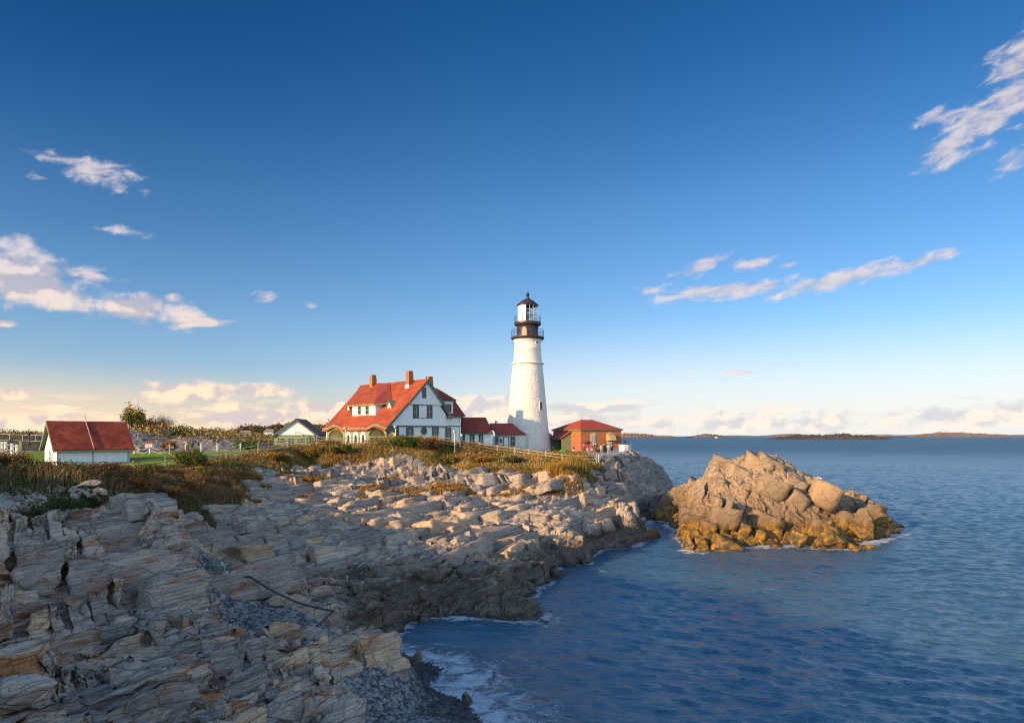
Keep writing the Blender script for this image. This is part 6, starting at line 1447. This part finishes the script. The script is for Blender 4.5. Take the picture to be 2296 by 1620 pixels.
def person(u, v, Y, rz, label, jacket, trousers, hair=(.05, .03, .02), h=1.7, pose='stand', group=None, ground=None):
    x, y, z = world_pt(u, v, Y); z = ground if ground is not None else z; T = thing('person', (x, y, z), label, 'person', group)
    M = Matrix.Translation((x, y, z)) @ Matrix.Rotation(rz, 4, 'Z') @ Matrix.Scale(h/1.72, 4)
    sit = pose == 'sit'; w = .16 if pose == 'walk' else 0; hz = .5 if sit else .92; V = Vector
    if sit: legs = [V((.09, -.02, hz)), V((.12, -.44, hz-.02)), V((.12, -.46, .07)), V((.12, -.6, .04)), V((-.09, -.02, hz)), V((-.12, -.44, hz-.02)), V((-.12, -.46, .07)), V((-.12, -.6, .04))]
    else: legs = [V((.09, 0, .88)), V((.11, -w, .49)), V((.11, -w*.6, .08)), V((.12, -w*.6-.15, .04)), V((-.09, 0, .88)), V((-.11, w*.4, .49)), V((-.11, w*1.5, .1)), V((-.12, w*1.5-.14, .05))]
    a = .12 if pose != 'hold' else -.1
    arms = [V((.19, 0, hz+.50)), V((.25, .02, hz+.24)), V((.24 if pose != 'hold' else .1, -.1+(.0 if pose != 'hold' else -.16), hz+.02+(.18 if pose == 'hold' else 0))), V((.23 if pose != 'hold' else .04, -.15-(.15 if pose == 'hold' else 0), hz-.08+(.3 if pose == 'hold' else 0))),
            V((-.19, 0, hz+.50)), V((-.25, .02, hz+.24)), V((-.24 if pose != 'hold' else -.1, -.1+(.0 if pose != 'hold' else -.16), hz+.02+(.18 if pose == 'hold' else 0))), V((-.23 if pose != 'hold' else -.04, -.15-(.15 if pose == 'hold' else 0), hz-.08+(.3 if pose == 'hold' else 0)))]
    tor = [V((0, 0, hz)), V((0, 0, hz+.25)), V((0, 0, hz+.50)), V((0, -.005, hz+.60)), V((0, -.02, hz+.68)), V((0, -.015, hz+.79))]
    P = tor+arms+legs; E = [(0, 1), (1, 2), (2, 3), (3, 4), (4, 5), (2, 6), (6, 7), (7, 8), (8, 9), (2, 10), (10, 11), (11, 12), (12, 13), (0, 14), (14, 15), (15, 16), (16, 17), (0, 18), (18, 19), (19, 20), (20, 21)]
    R_ = [(.13, .1), (.12, .09), (.13, .09), .05, (.075, .09), (.07, .085)]+[.05, .042, .034, .03]*2+[.078, .055, .042, .035]*2
    skin('body', P, E, R_, SKIN, T, M)
    J = material('cloth_%d_%d_%d' % tuple(int(c*255) for c in jacket), color=jacket, rough=.8, noise=.12, nscale=9)
    skin('jacket', [tor[0]-V((0, 0, .06))]+tor[1:3]+[tor[3]-V((0, 0, .03))]+arms[:3]+arms[4:7], [(0, 1), (1, 2), (2, 3), (2, 4), (4, 5), (5, 6), (2, 7), (7, 8), (8, 9)], [(.165, .13), (.15, .12), (.155, .115), .07, .068, .058, .05, .068, .058, .05], J, T, M)
    Tm = material('trouser_%d_%d_%d' % tuple(int(c*255) for c in trousers), color=trousers, rough=.85)
    skin('trousers', [tor[0]+V((0, 0, .02))]+legs[:3]+legs[4:7], [(0, 1), (1, 2), (2, 3), (0, 4), (4, 5), (5, 6)], [(.15, .115), .092, .068, .058, .092, .068, .058], Tm, T, M)
    m = MB(); m.ball((0, .015, hz+.76), .102, sx=.92, sy=1.08, sz=1.12, n=12, m=8); k = [(q[0], q[1], q[2]+.012) for q in m.v]; m.v = k
    m.build('hair', material('hair_%d' % int(hair[0]*1000), color=hair, rough=.7), T, True, M)
    f = MB()
    for q in (-.035, .035): f.ball((q, -.112, hz+.745), .012, n=6, m=4)
    f.ball((0, -.122, hz+.715), .016, n=6, m=4); f.build('face', SKIN, T, False, M)
    for sx in (.12, -.12):
        i0 = 3 if sx > 0 else 7; q = legs[i0]; m = MB(); m.ball((q.x, q.y+.04, q.z+.005), .055, sx=1, sy=2.4, sz=.8, n=10, m=6); m.build('shoe', BLACK, T, True, M)
g1 = 'visitors gathered in front of the brick building'; G0 = 7.62
def vis(X, Y_, label, jk, tr, rz=0, h=1.7, pose='stand', hair=(.05, .03, .02), dY=0):
    u = (1700+X/5.74)/1.44; Yd = 104.5+dY; z = top_at((u-1148)/F*Yd, Yd); person(u, 0, Yd, rz, label, jk, tr, hair, h, pose, g1, z)
vis(1060, 0, 'person in a bright magenta jacket and blue jeans with back turned, leftmost of the visitors', (.55, .01, .16), (.04, .06, .14), 2.9, 1.72)
vis(1130, 0, 'person in a beige coat sitting low right of the magenta jacket', (.5, .38, .26), (.2, .16, .12), .3, 1.62, 'sit', (.12, .06, .03), -2)
vis(1198, 0, 'person in a crimson jacket behind the one in a grey coat', (.5, .02, .08), (.05, .05, .08), .2, 1.68, dY=.4)
vis(1212, 0, 'person in a grey coat sitting in front of the crimson jacket', (.22, .2, .2), (.12, .12, .14), -.2, 1.6, 'sit', dY=-2)
vis(1284, 0, 'tall person in a black and olive jacket under the left barred window', (.03, .032, .02), (.05, .05, .05), .1, 1.85, 'hold', dY=.2)
vis(1328, 0, 'person in dark navy clothes sitting right of the tall black and olive jacket', (.02, .022, .04), (.03, .03, .05), .5, 1.6, 'sit', dY=-2)
vis(1386, 0, 'person in a white jacket with a dark cap holding something with both hands', (.55, .5, .46), (.25, .25, .27), .4, 1.66, 'hold', dY=-.4)
vis(1434, 0, 'tall person in a navy coat between the white and orange jackets', (.015, .018, .04), (.03, .03, .04), 0, 1.8, dY=.3)
vis(1474, 0, 'person in an orange top between the navy coat and the light blue jacket', (.6, .12, .03), (.1, .08, .08), .2, 1.7, dY=.5)
vis(1518, 0, 'person in a light blue jacket holding a camera', (.12, .5, .62), (.25, .3, .35), -.2, 1.72, 'hold', (.3, .15, .06), -.3)
vis(1584, 0, 'person in a dark red jacket, rightmost of the visitors', (.22, .015, .03), (.03, .03, .05), -.6, 1.74, 'hold', dY=.4)
g2 = 'people walking behind the lawn'
for u, lb, jk, tr, rz, h in ((420, 'person in a mustard yellow jacket walking behind the lawn', (.75, .42, .03), (.03, .03, .04), 1.0, 1.74), (430.5, 'smaller person in a brown coat beside the mustard yellow jacket', (.16, .06, .03), (.06, .04, .03), .9, 1.55), (444.5, 'person in a navy coat with grey hair, right of the brown coat', (.015, .02, .045), (.05, .05, .07), -.8, 1.8)):
    x = (u-1148)/F*97; person(u, 0, 97, rz, lb, jk, tr, (.3, .25, .2) if u > 440 else (.06, .035, .02), h, 'walk', g2, top_at(x, 97))

# gull on the islet
x, y, z = world_pt(1838, 1090, 77); z += .6; T = thing('gull', (x, y, z), 'white gull perched on the right shoulder of the islet', 'bird'); m = MB(); m.ball((x, y, z+.3), .15, sx=1.7, sz=.9); m.ball((x-.24, y, z+.45), .08); m.tube((x-.18, y, z+.35), (x-.23, y, z+.45), .07, .05); m.tube((x-.3, y, z+.45), (x-.4, y, z+.43), .02, .005)
m.build('body', PLAIN, T, True); m = MB(); m.tube((x+.2, y, z+.3), (x+.45, y, z+.27), .06, .02); m.tube((x, y, z), (x, y, z+.2), .012); m.build('wing_tip', material('gull_grey', color=(.3, .32, .35)), T)

# ------------------------------------------------------------------ far shores
def far_land(name, u0, u1, Y, prof, depth, col, label=None, lump=1.0, seed=0, trees=0, tcol=None):
    """low land seen across the water; prof = heights along its length"""
    n = 160; us = np.linspace(u0, u1, n); hgt = np.interp(np.linspace(0, 1, n), np.linspace(0, 1, len(prof)), prof)
    nz = fbm(np.stack([us*.08, us*0+seed, us*0], 1), seed, 5); hgt = np.maximum(hgt*(.75+.5*nz)*1.0, 0)
    R_ = 9; V = []
    for k in range(R_):
        t = k/(R_-1); yy = Y+depth*t; s = math.sin(math.pi*min(1, t*1.15+.0))**.6 if 0 < t < 1 else 0
        for j in range(n): x_ = (us[j]-1148)/F*Y; V.append((x_*(1+depth*t/Y*.3), yy, hgt[j]*s*(.9+.2*nz[(j*3+k*7) % n])-1.5*(s == 0)))
    V = np.array(V).reshape(R_, n, 3).transpose(1, 0, 2).reshape(-1, 3)
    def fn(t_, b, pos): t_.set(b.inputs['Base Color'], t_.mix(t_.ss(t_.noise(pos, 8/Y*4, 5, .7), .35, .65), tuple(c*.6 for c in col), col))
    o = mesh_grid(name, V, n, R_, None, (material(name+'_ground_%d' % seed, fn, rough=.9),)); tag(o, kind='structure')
    if trees:
        r = np.random.default_rng(seed+5); P = []; S = []
        for k in range(trees):
            j = r.integers(8, n-8); q = r.uniform(.05, .6); p = V[j*R_+int(q*(R_-1))]; s = r.uniform(.6, 1.2)*lump
            c = r.normal(0, 1, (26, 3))*np.array((s*.7, s*.7, s*.55))+np.array((p[0], p[1], p[2]+s*.5)); P.append(c); S.append(np.full(26, s*.45))
        P = np.concatenate(P); S = np.concatenate(S); tag(tri_mesh('far_wood', *leaves(P, S, tints(len(P), tcol or ['dark', 'brown'], None, .3), 1.0)), kind='stuff')
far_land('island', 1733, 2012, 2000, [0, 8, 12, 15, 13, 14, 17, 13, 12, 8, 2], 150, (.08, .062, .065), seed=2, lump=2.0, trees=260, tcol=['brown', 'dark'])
far_land('far_shore', 1340, 1530, 4300, [18, 22, 16, 24, 26, 20, 9, 6, 4], 600, (.26, .18, .15), seed=3, lump=5, trees=160, tcol=['brown', 'straw', 'grey'])  # distant shores are coloured paler, haze put into their base colour
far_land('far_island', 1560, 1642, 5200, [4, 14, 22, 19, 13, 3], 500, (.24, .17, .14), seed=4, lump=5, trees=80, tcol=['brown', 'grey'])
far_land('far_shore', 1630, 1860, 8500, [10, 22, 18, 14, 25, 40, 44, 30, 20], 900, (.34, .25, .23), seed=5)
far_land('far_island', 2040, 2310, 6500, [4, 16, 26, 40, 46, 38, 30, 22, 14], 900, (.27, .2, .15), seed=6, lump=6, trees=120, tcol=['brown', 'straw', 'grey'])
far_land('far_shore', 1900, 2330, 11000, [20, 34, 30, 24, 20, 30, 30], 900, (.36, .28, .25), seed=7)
far_land('low_reef', 2190, 2290, 1900, [0, 1.6, 2.2, 1.4, 2.0, .8, 0], 40, (.12, .10, .08), seed=8)
far_land('hills', 450, 1010, 620, [7, 15, 17, 18, 19, 17, 18, 20, 18, 16, 15, 12], 160, (.075, .05, .03), seed=9, lump=2.6, trees=1500, tcol=['dark', 'brown', 'olive', 'brown', 'rust'])
far_land('hills', -120, 520, 900, [14, 13, 12, 12, 11, 12, 14, 13], 160, (.12, .085, .05), seed=10, lump=3, trees=500, tcol=['brown', 'olive', 'straw'])
far_land('hills', 1180, 1262, 800, [6, 10, 12, 8, 3], 80, (.06, .045, .035), seed=11, lump=3, trees=160, tcol=['dark', 'brown'])
far_land('low_shore', 560, 720, 330, [1, 2.2, 2.6, 2.2, 1], 60, (.3, .24, .18), seed=12)
for u, v, Y, s, lb in ((548, 976, 600, 9, 'pinkish-grey low cottage on the wooded shore behind the garage'), (602, 972.5, 615, 7, 'white gabled cottage among the trees left of the garage roof')):
    x, y, z = world_pt(u, v, Y); T = thing('far_cottage', (x, y, z-4), lb, 'house'); m = MB(); m.box(x-s*.6, x+s*.6, y, y+s*.8, z-4, z+1.5); m.build('wall', material('faded_wall_%d' % s, color=(.5, .48, .46) if s == 7 else (.3, .22, .2)), T)
    m = MB(); m.plate([(x-s*.7, y-.5, z+1.4), (x+s*.7, y-.5, z+1.4), (x+s*.5, y+s*.4, z+4.2), (x-s*.5, y+s*.4, z+4.2)], (0, 0, .3)); m.build('roof', material('faded_roof', color=(.16, .14, .15)), T)
    for q in (-.3, 0, .3): m = MB(); m.box(x+q*s-.6, x+q*s+.6, y-.15, y-.02, z-2, z); m.build('window', GLASS, T)
x, y, z = world_pt(1606, 979.5, 3800); T = thing('motor_boat', (x, y, 0), 'tiny white motor boat far out in front of the far island', 'boat'); m = MB()
m.plate([(x-8, y-2, 2.2), (x+8, y-2, 2.6), (x+10.5, y, 3), (x+8, y+2, 2.6), (x-8, y+2, 2.2)], (-.8, 0, -2.4)); m.build('hull', PLAIN, T); m = MB(); m.box(x-4, x+3, y-1.5, y+1.5, 2.4, 5.4); m.box(x-2, x+1.5, y-1, y+1, 5.4, 7); m.build('cabin', PLAIN, T)
